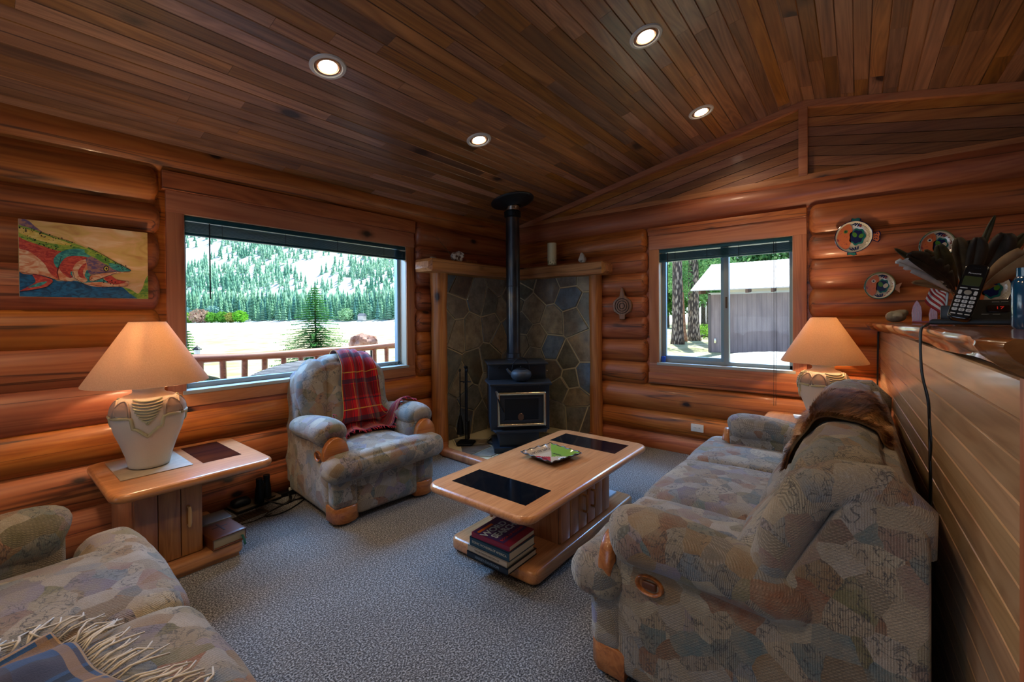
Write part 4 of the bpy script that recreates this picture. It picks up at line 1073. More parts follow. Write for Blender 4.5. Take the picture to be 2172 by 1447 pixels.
# carved ornament on the right wall
t = thing('carved_wall_ornament', 'round dark carved wooden ornament with a pointed top hanging on the right log wall', 'wall ornament', (RF-.004, 1.985, 1.49))
DKW = wood('dark_carved', ('#4a2c14', '#7a4c24', '#8e5c30'), 'z', island=False, rough=.4, coat=.3, grain=2)
m = MB()
pr = [(.03, -.15), (.035, -.10), (.10, -.06), (.115, 0), (.105, .05), (.06, .09), (.03, .11), (.022, .15), (.012, .19), (.0, .20)]
poly = pr+[(-a, b) for a, b in pr[::-1]]
m.prism(poly, -.025, .0, ax='x', b=.008); m.build('plaque', DKW, t, angle=40)
m = MB()
for q in (.03, .055, .08): m.tube([(-.027, q*math.cos(2*PI*k/32), q*math.sin(2*PI*k/32)) for k in range(33)], .004, 6)
m.build('carved_rings', plain('dark_metal_ring', '#3a2c1c', .4, .4), t)

# ================================================================== half wall and live edge bar top
HA = math.radians(1.68); HU = Vector((math.cos(HA), math.sin(HA), 0)); HN = Vector((-math.sin(HA), math.cos(HA), 0)); H0 = Vector((4.42, -.146, 0))
def HW(s, n, z): return H0 - HU*s + HN*n + Vector((0, 0, z))   # s metres from the log wall toward the viewer, n proud of the face
root = bpy.data.objects.new('wall_half', None); COL.objects.link(root); struct(root)
m = MB(); PW = .0777
rnd = random.Random(4)
k = 0; z = 1.275
while z > 0:
    x = 0 if rnd.random() < .6 else -1
    cuts = [0.0]+([rnd.uniform(.8, 2.4)] if rnd.random() < .5 else [])+[3.24]
    for a, b in zip(cuts, cuts[1:]):
        z1, z0 = z, max(z-PW, 0.002); g = .0035
        vs = []
        for s_ in (a+.0006, b-.0006):
            for n_, zz in ((0, z0), (-.0, z0+.0005), (.006, z0+g), (.006, z1-g), (0, z1-.0005), (-.03, z1), (-.03, z0)): vs.append(HW(s_, n_, zz))
        m.add(vs, [(i, 7+i, 7+(i+1) % 7, (i+1) % 7) for i in range(7)]+[tuple(range(7)), tuple(range(13, 6, -1))])
    z -= PW
m.build('panelling', PANEL, root, angle=20)
m = MB(); m.M = Matrix.Translation(H0)@Matrix.Rotation(HA, 4, 'Z'); m.box(-3.31, -3.24, -.14, .012, 0, 1.28, .003); m.build('end_post', TRIMZ, root)
m = MB(); m.M = Matrix.Translation(H0)@Matrix.Rotation(HA, 4, 'Z'); m.box(-3.24, .0, -.14, -.02, 0, 1.275, 0); m.build('core', PANEL, root)
def over(s): return .062+.012*math.sin(s*4.1)+.010*math.sin(s*9.7+1)+.012*math.sin(s*1.7)+(.02 if s < .4 else 0)
def ztop(s): return 1.352-.03*max(0, min(1, (2.3-s)/2.3))
m = MB(); rs = []; N = 70
for i in range(N+1):
    s = 3.30*i/N; o = over(s); zt = ztop(s); bt = zt-.069+.006*math.sin(s*7)
    if i == N: o -= .03
    sec = [(-.52, zt), (o-.05, zt), (o-.014, zt-.001), (o-.002, zt-.007), (o, zt-.016), (o-.012, zt-.035), (o-.035, zt-.055), (.004, bt), (-.52, bt)]
    rs.append([HW(s, n_+(noise.noise(Vector((s*6, n_*9, 0)))*.006 if n_ > -.01 else 0), z_) for n_, z_ in sec])
m.rings(rs); tag(m.build('live_edge_bar_top', SLAB, angle=50), 'thick polished live-edge wood slab on top of the half wall', 'bar top')

# cordless phone on its base
BZ = 1.352
pb = P(2047, 690, 1.46); pb.z = BZ; toc = (CAM-pb); toc.z = 0; toc.normalize(); rt_ = Vector((-toc.y, toc.x, 0))  # rt_: viewer's right
rt_ = Vector((0, 0, 1)).cross(toc)*1.0
ang = math.atan2(rt_.y, rt_.x)
t = thing('telephone_base', 'black answering machine base on the bar top', 'telephone base', (pb.x, pb.y, BZ), ang)
def PHB(m): return m
m = MB(); m.prism([(-.085, -.055), (.17, -.055), (.175, .05), (-.08, .05)], .004, .022, b=.006)
m.rings([[(.012, -.04, .02), (.165, -.04, .02), (.17, .05, .02), (.012, .05, .02)], [(.014, -.035, .03), (.155, -.035, .03), (.17, .05, .088), (.014, .05, .088)]]); m.box(-.06, .02, .02, .05, .02, .07, .004)
m.build('base_body', plain('charcoal_plastic', '#1a1a18', .45), t, angle=30)
m = MB(); m.slab(.05, .10, -.02, .02, 0, .002, .006, .001); 
tl = math.atan2(.058, .085); mm = Matrix.Translation((0, -.035, .0305))@Matrix.Rotation(tl, 4, 'X')
def onbase(m2): m2.v = [tuple(mm@Vector((p[0], p[1]+.045, p[2]+.0005))) for p in m2.v]; return m2
onbase(m).build('display_window', plain('dark_display', '#120a0a', .1), t)
for i, (x, y) in enumerate(((.125, .035), (.125, .012), (.12, -.012), (.125, -.03), (.07, -.032), (.045, -.032), (.09, .04), (.07, .04))):
    m = MB(); m.box(x-.008, x+.008, y-.0018, y+.0018, 0, .001); onbase(m).build('button', plain('button_grey', '#6c6c68', .5) if i == 0 else bpy.data.materials['button_grey'], t)
text('17', .02, plain('red_digits', '#a01c14', .5, emis=.6), t, Matrix.Translation((0, -.035, .0305))@Matrix.Rotation(tl, 4, 'X')@Matrix.Translation((.078, .047, .003)), 'display_digits')
hp = P(2032, 683, 1.40); hp.z = BZ+.025
t2 = thing('cordless_handset', 'black cordless telephone handset leaning in its base on the bar top', 'telephone handset', tuple(hp))
zax = (toc*.93+Vector((0, 0, .36))).normalized(); yax = (Vector((0, 0, 1))*.93-toc*.36+rt_*.24).normalized(); xax = yax.cross(zax).normalized(); zax = xax.cross(yax)
HM = frame((0, 0, 0), xax, yax, zax)
def hs(m): m.v = [tuple(HM@Vector(p)) for p in m.v]; return m
def rrect(x0, x1, y0, y1, z0, z1, rc, r): m = MB(); m.slab(x0, x1, y0, y1, z0, z1, rc, r); return hs(m)
rrect(-.029, .029, .0, .198, -.030, .0, .017, .007).build('handset_body', plain('glossy_black', '#0a0d10', .18, coat=.5), t2, angle=60)
rrect(-.021, .021, .118, .152, -.0005, .0008, .004, .0004).build('screen', plain('lcd_olive', '#3c4426', .2), t2)
PHW = plain('key_white', '#c8ccd0', .4); KT = plain('key_ink', '#20242c', .5)
keys = ['1', '2', '3', '4', '5', '6', '7', '8', '9', '*', '0', '#']
for i, kk in enumerate(keys):
    cx = (-1+i % 3)*.0165; cy = .076-(i//3)*.0145
    kb = rrect(cx-.0066, cx+.0066, cy-.0052, cy+.0052, 0, .0016, .0035, .0007).build('key', PHW, t2)
    text(kk, .011, KT, kb, HM@Matrix.Translation((cx, cy, .0018)), 'digit', .0001)
for i in range(3): rrect((-1+i)*.0165-.0062, (-1+i)*.0165+.0062, .0155, .0195, 0, .0014, .0018, .0006).build('key', PHW, t2)
rrect(-.009, .009, .086, .102, 0, .0018, .0078, .0007).build('navigation_key', plain('silver_key', '#b0aca0', .3, .4), t2)
for s in (-1, 1):
    rrect(s*.018-.0042, s*.018+.0042, .086, .101, 0, .0014, .003, .0006).build('key', PHW, t2)
    rrect(s*.013-.009, s*.013+.009, .1075, .1105, 0, .001, .0014, .0004).build('key', PHW, t2)
text('Panasonic', .0075, PHW, t2, HM@Matrix.Translation((0, .163, .0004)), 'brand_lettering', .0001)
for q in range(5): rrect(-.008+.004*q-.0008, -.008+.004*q+.0008, .181, .1826, 0, .0004, .0007, .0002).build('speaker_slot', BLACKM, t2)

# cords hanging from the phone base
def hang(name, pts, r, lab):
    n = 40; P4 = [Vector(p) for p in pts]; out = []
    for i in range(len(P4)-1):
        p0 = P4[max(i-1, 0)]; p1 = P4[i]; p2 = P4[i+1]; p3 = P4[min(i+2, len(P4)-1)]
        for q in range(8):
            f = q/8; out.append(.5*((2*p1)+(p2-p0)*f+(2*p0-5*p1+4*p2-p3)*f*f+(3*p1-p0-3*p2+p3)*f*f*f))
    out.append(P4[-1]); m = MB(); m.tube(out, r, 8); return tag(m.build(name, BLACK, angle=180), lab, 'cord')
se = 2.50
b0 = pb-rt_*.08+Vector((0, 0, .012))
for i, (ds, wob) in enumerate(((0, .02), (.012, -.022), (-.022, .006))):
    pts = [b0+Vector((0, -.01*i, 0)), HW(se-.2+ds, .01, BZ+.008), HW(se+ds-.06, over(se)-.006, BZ+.003), HW(se+ds-.06, over(se)+.008, BZ-.02), HW(se+ds-.05+wob*.4, .05, 1.20), HW(se+ds-.05+wob, .035, 1.10), HW(se+ds-.05-wob*.6, .03, .98), HW(se+ds-.05+wob*.8, .03, .86), HW(se+ds-.05, .028, .72), HW(se+ds-.05-wob*.3, .026, .45), HW(se+ds-.05, .03, .2), HW(se+ds-.02, .05, .02)]
    hang('phone_cord', pts, (.0032, .0026, .0018)[i], ('thickest black cord hanging from the phone base down the half wall', 'middle black cord twisting down the half wall from the phone base', 'thin straight brownish-black cord hanging rightmost down the half wall')[i])
hang('corner_cord', [(4.385, -.128, 1.25), (4.385, -.125, 1.0), (4.38, -.122, .7), (4.385, -.12, .3), (4.38, -.11, .02)], .006, 'thick black cord running down the corner between log wall and half wall')

# feathers standing in a holder behind the phone
def feather(base, tip, t0, t1, width, mats, lab, bend=.1, notch=0, curl=.015):
    """base, tip: seen positions; t0, t1: their depths; width in metres"""
    A, B = P(*base, t0), P(*tip, t1); ax = B-A; L = ax.length; d = ax.normalized(); vw = (CAM-(A+B)/2).normalized(); sd = d.cross(vw).normalized(); nr = sd.cross(d)
    t = thing('feather', lab, 'feather', tuple(A), 0, 'feathers standing behind the telephone')
    def mid(f): return d*L*f+sd*(bend*L*math.sin(PI*f)*.5)+nr*curl*math.sin(PI*f)
    m = MB(); n = 26; r = random.Random(len(lab)*7)
    prof = lambda f: 1.02*max(0, math.sin(PI*min(1, max(0, (f-.14)/.86))**1.25))**.52
    for s, kf in ((1, 1.0), (-1, .72)):
        rows = []
        for i in range(n+1):
            f = .14+.86*i/n; wd = width*prof(f)*kf
            if notch and r.random() < notch: wd *= .55
            c = mid(f); rows.append([c, c+sd*s*wd*.5*.55+d*wd*.18+nr*.002, c+sd*s*wd*.5+d*wd*.42-nr*.004])
        m.rings(rows, False, False, closed=False)
    m.build('vane', mats[0], t, angle=180, solid=.0008)
    m = MB(); m.tube([mid(f/10) for f in range(11)], [.0022-.0018*f/10 for f in range(11)], 6); m.build('quill', mats[1], t)
    return t
def fm(name, c1, c2, sc=20):
    M = NT(name); M.rough(.6, spec=.3); nz = M.n('TexNoise', i_Scale=float(sc), i_Detail=3.0); M.l(M.coords(), nz.inputs[0]); M.l(M.ramp(nz.outputs[0], [(.35, hx(c1)), (.65, hx(c2))]), M.b.inputs['Base Color']); return M.m
FD = fm('dark_feather', '#1d1710', '#33261a'); FB = fm('brown_feather', '#3a2c18', '#57452a'); FW = fm('white_feather', '#b8bab8', '#d8d6d0'); FT = fm('tan_feather', '#7a5a3a', '#9c7a54', 9); FO = fm('olive_feather', '#2e2a16', '#4a4226')
Q = plain('pale_quill', '#a8946c', .5); QD = plain('dark_quill', '#3a2e1c', .5)
BASE = (2040, 640)
def Z(x, y): return (1880+x/5.565, 440+y/5.565)
feather(Z(800, 1060), Z(118, 640), 1.66, 1.50, .062, (FW, Q), 'white feather reaching lowest to the left of the telephone', .10, .12)
feather(Z(830, 1080), Z(250, 555), 1.64, 1.48, .068, (FD, QD), 'dark brown notched feather lying over the white one', .12, .15)
feather(Z(800, 1010), Z(100, 488), 1.70, 1.62, .026, (FO, QD), 'narrow dark feather pointing furthest up-left', .02)
feather(Z(860, 980), Z(455, 505), 1.68, 1.6, .032, (FB, QD), 'short grey-brown feather in front of the lower right fish plate', .05)
feather(Z(880, 1000), Z(612, 445), 1.66, 1.56, .055, (FO, QD), 'olive brown feather overlapping the small spotted fish plate', -.06)
feather(Z(900, 1000), Z(835, 362), 1.69, 1.6, .055, (FB, QD), 'brown upright feather left of centre above the handset', .03)
feather(Z(910, 1000), Z(985, 392), 1.72, 1.64, .055, (FD, QD), 'rounded dark feather directly above the handset', -.05)
feather(Z(940, 1000), Z(1075, 358), 1.66, 1.56, .062, (FD, QD), 'broad blackish feather above the right side of the handset', .03)
feather(Z(1000, 950), Z(1283, 90), 1.70, 1.62, .024, (FO, QD), 'tall thin feather rising highest of all', -.06)
feather(Z(1020, 1000), Z(1400, 310), 1.74, 1.62, .085, (FD, QD), 'widest black round-tipped feather leaning right', .03)
feather(Z(1040, 1000), Z(1640, 300), 1.78, 1.66, .045, (FO, QD), 'dark green-brown feather reaching the right edge of the picture', -.03)
feather(Z(1020, 1080), Z(1760, 480), 1.62, 1.42, .085, (FT, Q), 'big tan feather leaning right across the answering machine', -.10, .05)
feather(Z(860, 1060), Z(310, 890), 1.68, 1.58, .034, (FT, Q), 'small tan feather lowest on the left beside the flag', .10)
feather(Z(860, 1030), Z(545, 640), 1.65, 1.55, .03, (FB, QD), 'short olive feather between the dark notched one and the olive one', -.04)
hb = P(2048, 665, 1.66); m = MB(); m.lathe([(.0005, 0), (.03, 0), (.034, .01), (.034, .075), (.031, .075), (.029, .02), (.0005, .02)], n=28)
o = m.build('feather_holder', plain('dark_brown_cup', '#20160e', .4)); o.location = (hb.x, hb.y, BZ); tag(o, 'dark cup behind the telephone holding the feathers', 'cup')

# small flag
t = thing('small_flag', 'little cloth flag with red and white stripes beside the telephone', 'flag', tuple(P(1998, 676, 1.80)))
org = Vector(t.location); MR = plain('flag_red', '#8e1a20', .8); MW = plain('flag_white', '#c4c4c8', .8); MBL = plain('flag_blue', '#9fb4c4', .7)
m = MB()
A, B, C_, D_ = [P(*Z(x, y), tt)-org for x, y, tt in ((520, 950, 1.80), (700, 975, 1.76), (690, 1290, 1.76), (620, 1290, 1.79))]
E_ = P(*Z(450, 1110), 1.81)-org
outl = lambda u, v: (A.lerp(B, u)).lerp(E_.lerp(C_, .0+u), v)
for k in range(11):
    m.cur = k % 2
    def f(u, v, k=k):
        # slanted stripes: from the left/top rim to the lower right hoist
        s0 = (k+u)/11; p = (A.lerp(B, s0*1.0) if False else A.lerp(E_, 0))
        a = A.lerp(B, max(0, 1-s0*1.9)) if s0 < .53 else A.lerp(E_, min(1, (s0-.53)*2.1))
        b = B.lerp(C_, min(1, s0*1.05)) if s0 < .95 else C_.lerp(D_, (s0-.95)*10)
        q = a.lerp(b, v); return q+Fv*(.006*math.sin(v*6))
    m.grid(f, 2, 8)
m.build('striped_cloth', [MR, MW], t, angle=180, solid=.0006)
m = MB(); m.grid(lambda u, v: (B.lerp(P(*Z(735, 1020), 1.75)-org, u)).lerp(C_.lerp(P(*Z(715, 1180), 1.75)-org, u), v), 2, 4); m.build('pale_border', MBL, t, angle=180, solid=.001)
m = MB(); m.tube([P(*Z(735, 1000), 1.755)-org, P(*Z(700, 1325), 1.755)-org], .0022, 6); m.build('stick', QD, t)

# red ornate card holder
hl = P(1946, 680, 2.35); t = thing('red_lattice_holder', 'small red painted openwork holder with pointed arches on the bar top', 'holder', (hl.x, hl.y, ztop(1.5)+.001), ang)
RM = plain('crimson_enamel', '#8c2038', .3, coat=.4); RW = plain('rose_lines', '#d8a0a8', .5)
m = MB(); m.box(-.02, .088, -.035, .035, 0, .007, .002); m.build('tray', RM, t)
for xo, sc in ((-.002, 1.0), (.062, .8)):
    arch = [(-.019, 0), (-.021, .05), (-.017, .085), (-.008, .105), (0, .118), (.008, .105), (.017, .085), (.021, .05), (.019, 0)]
    m = MB(); m.prism([(xo+a*sc, .004+b*sc) for a, b in arch], -.006-.02*(1-sc)*0, .0, ax='y', b=.0015); pn = m.build('arch_panel', RM, t, angle=30)
    m = MB()
    for q in (.78, .5): m.tube([(xo+a*sc*q, -.0075, .008+b*sc*q+.006) for a, b in arch], .0006, 5)
    m.tube([(xo, -.0075, .012), (xo, -.0075, .10*sc)], .0006, 5); m.build('line_ornament', RW, pn)
# driftwood / stone
c0 = P(1898, 679, 3.0); 
rock('pale_driftwood_stone', (c0.x, c0.y, ztop(.7)), (.15, .05, .035), plain('chalky_stone', '#a39a84', .85, nscale=22, namp=.3), 'long pale weathered stone lying at the far end of the bar top', 'stone', 17, amp=.5)
rock('pale_driftwood_stone', (c0.x+.05, c0.y-.03, ztop(.7)+.03), (.06, .045, .025), bpy.data.materials['chalky_stone'], 'rounded pale stone lump resting on the long weathered stone', 'stone', 23, amp=.4)
# blue bottle at the right edge
bb = P(2196, 690, 1.15); m = MB(); m.lathe([(.0005, 0), (.038, 0), (.043, .008), (.043, .125), (.036, .14), (.034, .142), (.034, .165), (.0005, .166)], n=40)
o = m.build('blue_travel_mug', plain('glossy_blue', '#0d4a6e', .12, coat=.6)); o.location = (bb.x, bb.y, BZ); tag(o, 'glossy dark blue travel mug cut off by the right edge of the picture', 'mug')

# ================================================================== fish plates
ORG = plain('salmon_glaze', '#c4683c', .18, coat=.6); CRM = plain('cream_glaze', '#cfc4ac', .15, coat=.6); NVY = plain('navy_glaze', '#131c48', .18, coat=.6); TEA = plain('teal_glaze', '#1c6a64', .18, coat=.6); GRN = plain('leaf_green_glaze', '#4a7a2c', .2, coat=.5); RDD = plain('brick_dot', '#8a2c20', .3); BEI = plain('net_line', '#b09468', .4)
def ell(cx, cy, rx, ry, n=24, a0=0, a1=2*PI, rot=0):
    out = []
    for k in range(n):
        a = a0+(a1-a0)*k/(n if abs(a1-a0-2*PI) < 1e-6 else n-1); x, y = rx*math.cos(a), ry*math.sin(a); out.append((cx+x*math.cos(rot)-y*math.sin(rot), cy+x*math.sin(rot)+y*math.cos(rot)))
    return out
def fish_plate(label, y, z, rx, ry, tilt, kind, tail='leaf'):
    """local: a to the viewer's right, b up, c out of the wall"""
    t = thing('fish_plate', label, 'plate', (RF-.008, y, z), 0, 'ceramic fish plates on the gable wall')
    ct, st_ = math.cos(tilt), math.sin(tilt)
    def T(a, b, c): a2, b2 = a*ct-b*st_, a*st_+b*ct; return (-c, -a2, b2)
    def flat(poly, c, mat, name, par=t, th=.0012):
        m = MB(); n = len(poly); cx = sum(p[0] for p in poly)/n; cy = sum(p[1] for p in poly)/n
        m.rings([[T(a, b, c) for a, b in poly], [T(a, b, c+th) for a, b in poly]]); return m.build(name, mat, par, smooth=False)
    m = MB(); rs = []
    for kx, c in ((.7, .002), (.96, .012), (1.0, .018), (.985, .021), (.94, .018), (.80, .010), (.5, .008), (.02, .008)): rs.append([T(a*kx, b*kx, c) for a, b in ell(0, 0, rx, ry, 48)])
    m.rings(rs); body = m.build('dish', CRM, t, angle=50)
    m = MB(); m.tube([T(a, b, .02) for a, b in ell(0, 0, rx*.995, ry*.995, 48)+[(rx*.995, 0)]], .0032, 6); m.build('rim_line', NVY if kind == 'big' else TEA, t)
    cf = .0135
    face = [(a, b) for a, b in ell(0, 0, rx*.93, ry*.93, 48) if a < -rx*.28]
    face = sorted(face, key=lambda p: p[1]); face = face+[(-rx*.22+rx*.16*math.sin(PI*q/8), ry*.88-2*ry*.88*q/8) for q in range(1, 8)]
    flat(face, cf, ORG, 'face')
    r = random.Random(int(y*1000)+5)
    m = MB()
    for k in range(22):
        a, b = r.uniform(-.88, -.30)*rx, r.uniform(-.75, .75)*ry
        if (a/rx)**2+(b/ry)**2 > .72: continue
        m.rings([[T(p, q, cf+.001) for p, q in ell(a, b, .0028, .0028, 8)], [T(p, q, cf+.002) for p, q in ell(a, b, .0028, .0028, 8)]])
    m.build('face_dots', RDD, t, smooth=False)['kind'] = 'stuff'
    flat(ell(-rx*.45, ry*.32, .013, .013), cf+.001, GRN if kind == 'big' else CRM, 'eye_ring'); flat(ell(-rx*.45, ry*.32, .006, .006), cf+.0022, NVY, 'pupil')
    flat(ell(-rx*.86, -ry*.22, .016, .009, rot=-.5), cf+.001, RDD, 'mouth')
    bl = []
    for k in range(40): a = 2*PI*k/40; rr = 1+.08*math.sin(7*a+1); bl.append((rx*.20+rx*.42*rr*math.cos(a), ry*.52*rr*math.sin(a)))
    flat(bl, cf, TEA, 'body_patch'); flat([(rx*.18+(p[0]-rx*.2)*.8, p[1]*.8) for p in bl], cf+.001, NVY, 'body_patch_centre')
    flat(ell(rx*.05, ry*.12, .014, .02, rot=.5), cf+.002, GRN, 'leaf_spot'); flat(ell(rx*.40, ry*.05, .014, .018, rot=-.4), cf+.002, GRN if kind == 'big' else CRM, 'leaf_spot')
    for s in (-1, 1):
        for q in range(4): flat(ell(rx*(-.05+.12*q), s*ry*(.80-.03*q), .016, .005, 12, rot=s*(.5+.35*q)), cf, NVY, 'painted_leaf')
    flat([(rx*.28+.013*math.cos(PI/2+2*PI*k/10)*(1 if k % 2 == 0 else .45), ry*.68+.013*math.sin(PI/2+2*PI*k/10)*(1 if k % 2 == 0 else .45)) for k in range(10)], cf+.001, RDD, 'star')
    if kind == 'big':
        m = MB()
        for q in range(-6, 12):
            for s in (-1, 1):
                pts = []
                for g in range(20):
                    a = rx*(.35+.6*g/19); b = s*(a-rx*.65)*1.0+ (q-3)*.022
                    if (a/rx)**2+(b/ry)**2 < .82 and (((a-rx*.2)/(rx*.5))**2+(b/(ry*.6))**2) > 1.05: pts.append(T(a, b, cf))
                if len(pts) > 2: m.tube(pts, .0009, 4)
        if m.v: m.build('net_pattern', BEI, t)['kind'] = 'stuff'
    else:
        m = MB()
        for k in range(90):
            a, b = r.uniform(.1, .92)*rx, r.uniform(-.85, .85)*ry
            if (a/rx)**2+(b/ry)**2 > .78 or (((a-rx*.2)/(rx*.5))**2+(b/(ry*.6))**2) < 1.1: continue
            m.rings([[T(p, q, cf) for p, q in ell(a, b, .0034, .0034, 7)], [T(p, q, cf+.001) for p, q in ell(a, b, .0034, .0034, 7)]])
        m.build('body_dots', RDD, t, smooth=False)['kind'] = 'stuff'
    # fins and tail
    if kind == 'big':
        for s in (-1, 1):
            f = [(-rx*.25, s*ry*.93), (-rx*.22, s*(ry*.95+.028)), (-rx*.05, s*(ry*.95+.022)), (rx*.15, s*(ry*.95+.03)), (rx*.30, s*(ry*.95+.022)), (rx*.22, s*ry*.92)]
            if s < 0: f = f[::-1]
            fn = flat(f, .006, NVY, 'fin', th=.008); flat([(a*.8+rx*.0, b*.985+s*.003) for a, b in f], .0142, TEA, 'fin_glaze', fn)
        f = [(rx*.93, .022), (rx*.93+.045, .044), (rx*.93+.055, .02), (rx*.93+.05, 0), (rx*.93+.056, -.025), (rx*.93+.045, -.046), (rx*.93, -.022)]
        tl_ = flat(f[::-1], .006, NVY, 'tail', th=.008); flat([(rx*.95+(a-rx*.93)*.86, b*.84) for a, b in f[::-1]], .0142, ORG, 'tail_glaze', tl_)
        for q in (-1, 0, 1):
            for s in (-1, 1): flat(ell(rx*.93+.028+s*.006, q*.02+.004, .007, .0028, 8, rot=s*.7+1.5), .0156, NVY, 'tail_leaf', tl_)
    else:
        f = [(rx*.93, .012), (rx*.93+.042, .038), (rx*.93+.034, 0), (rx*.93+.042, -.038), (rx*.93, -.012)]
        tl_ = flat(f[::-1], .008, plain('orange_tail', '#b87a4c', .3, coat=.5), 'tail', th=.007)
        m = MB(); m.tube([T(a, b, .021) for a, b in ell(0, 0, rx*1.02, ry*1.02, 20, .2, 2.4)], .005, 6); m.build('scalloped_edge', plain('olive_rope', '#7c7a50', .4), t)
    return t
fish_plate('large ceramic fish plate with netting pattern hanging highest left on the gable wall', .022, 2.003, .118, .125, -.10, 'big')
fish_plate('small polka-dot fish plate partly hidden by feathers, upper right of the gable wall', -.452, 1.885, .094, .105, -.16, 'small')
fish_plate('small polka-dot fish plate with pale forked tail, lower left above the bar top', -.135, 1.605, .090, .100, -.16, 'small')
fish_plate('large netted fish plate mostly hidden behind the answering machine and feathers', -.70, 1.555, .118, .125, .02, 'big')

# ================================================================== trout painting
t = thing('fish_painting', 'bright canvas painting of an open-mouthed trout on the left log wall', 'painting', (0, 0, 0))
PX0, PX1, PZ0, PZ1, PY = .147, .684, 1.52, 1.938, 3.497
CV = NT('painted_canvas'); CV.rough(.6); nz = CV.n('TexNoise', i_Scale=7.0, i_Detail=5.0, i_Distortion=1.0); CV.l(CV.coords((1, 1, 2.5)), nz.inputs[0]); CV.l(CV.ramp(nz.outputs[0], [(.3, hx('#b8864c')), (.45, hx('#c9a35c')), (.6, hx('#d8a878')), (.75, hx('#e0c49a'))]), CV.b.inputs['Base Color'])
m = MB(); m.box(PX0, PX1, PY, 3.53, PZ0, PZ1, .002); m.build('canvas', CV.m, t)
def pc(X, Y):
    u = (X-105)/821; top = 262+93*u; bot = 757+18*u; v = (Y-top)/(bot-top); u2 = u*(1+.10*(u-1)*0)
    return PX0+(PX1-PX0)*u, PZ1-(PZ1-PZ0)*v
def pmat(name, a, b, sc=25):
    M = NT(name); M.rough(.5); nz = M.n('TexNoise', i_Scale=float(sc), i_Detail=3.0, i_Distortion=1.2); M.l(M.coords((1, 1, 2)), nz.inputs[0]); M.l(M.ramp(nz.outputs[0], [(.4, hx(a)), (.6, hx(b))]), M.b.inputs['Base Color']); return M.m
lay = [0]
def paint(name, pts, mat):
    lay[0] += 1; y = PY-.0004-.00018*lay[0]
    from mathutils.geometry import tessellate_polygon
    P2 = []
    n = len(pts)
    for i in range(n):   # round the outline
        p0, p1, p2, p3 = pts[i-1], pts[i], pts[(i+1) % n], pts[(i+2) % n]
        for f in (0, .25, .5, .75):
            P2.append(tuple(.5*((2*p1[k])+(p2[k]-p0[k])*f+(2*p0[k]-5*p1[k]+4*p2[k]-p3[k])*f*f+(3*p1[k]-p0[k]-3*p2[k]+p3[k])*f**3) for k in (0, 1)))
    P2 = [(max(106, min(925, a)), b) for a, b in P2]
    P2 = [(a, max(263+93*(a-105)/821, min(756+18*(a-105)/821, b))) for a, b in P2]
    q = [Vector((*pc(*p), 0)) for p in P2]; tri = tessellate_polygon([q]); m = MB(); m.add([(a.x, y, a.y) for a in q], [tuple(x) for x in tri]); o = m.build(name, mat, t, smooth=False); return o
BLU = pmat('paint_deep_blue', '#0c3a5c', '#14608a'); RDP = pmat('paint_red', '#a02c2c', '#c8503c', 40); PCH = pmat('paint_peach', '#c87850', '#d8b490'); GRP = pmat('paint_green', '#4c8034', '#9aa83c', 30); YLP = pmat('paint_yellow', '#c8a848', '#d8c070'); TLP = pmat('paint_teal', '#1c6c74', '#4ca090', 40); PRP = pmat('paint_purple', '#5a4870', '#a07060', 40); INK = plain('paint_black', '#101014', .5); WHP = plain('paint_white', '#d8d4c8', .5)
paint('painted_water', [(105, 600), (200, 612), (290, 640), (330, 660), (420, 655), (520, 685), (640, 695), (740, 700), (790, 740), (860, 778), (600, 775), (300, 765), (105, 758)], BLU)
paint('painted_reeds', [(745, 700), (800, 715), (850, 740), (885, 700), (905, 650), (928, 635), (928, 775), (860, 778), (800, 745)], GRP)
paint('painted_belly', [(105, 440), (160, 465), (230, 500), (300, 560), (380, 600), (420, 655), (330, 655), (230, 618), (105, 600)], PCH)
paint('painted_red_side', [(105, 375), (200, 410), (300, 450), (355, 480), (345, 545), (325, 600), (330, 645), (280, 610), (240, 540), (160, 470), (105, 450)], RDP)
paint('painted_back', [(105, 305), (180, 325), (260, 360), (340, 388), (420, 415), (500, 450), (470, 470), (350, 470), (250, 440), (105, 378)], GRP)
paint('painted_back_light', [(105, 318), (200, 345), (320, 390), (410, 425), (330, 425), (200, 395), (105, 350)], YLP)
paint('painted_dorsal_fin', [(107, 264), (150, 268), (195, 310), (238, 350), (180, 325), (107, 300)], PRP)
paint('painted_collar', [(350, 470), (440, 452), (520, 470), (590, 520), (520, 525), (440, 505), (380, 505), (345, 545), (320, 575), (300, 520)], TLP)
paint('painted_cheek', [(380, 505), (470, 500), (525, 520), (505, 565), (440, 600), (400, 640), (345, 600), (335, 560)], RDP)
paint('painted_throat', [(400, 600), (520, 590), (600, 640), (640, 680), (540, 680), (450, 665)], TLP)
paint('painted_gill', [(440, 540), (500, 520), (525, 545), (500, 590), (488, 625), (505, 655), (470, 668), (420, 640), (412, 590)], PCH)
paint('painted_gill_shade', [(470, 560), (500, 545), (480, 590), (478, 620), (490, 640), (460, 635), (445, 600)], RDP)
paint('painted_head', [(500, 515), (560, 500), (640, 535), (700, 560), (760, 577), (800, 595), (700, 607), (600, 612), (540, 625), (510, 600), (505, 560)], PRP)
paint('painted_crown', [(515, 445), (580, 480), (660, 520), (740, 562), (802, 592), (720, 588), (640, 560), (560, 515), (490, 475)], GRP)
paint('painted_snout', [(650, 545), (730, 560), (798, 592), (740, 600), (670, 580)], TLP)
paint('painted_jaw', [(480, 672), (600, 665), (700, 682), (782, 662), (765, 692), (640, 698), (540, 692)], PCH)
paint('painted_mouth', [(612, 632), (650, 618), (700, 650), (765, 665), (700, 680), (640, 668)], RDP)
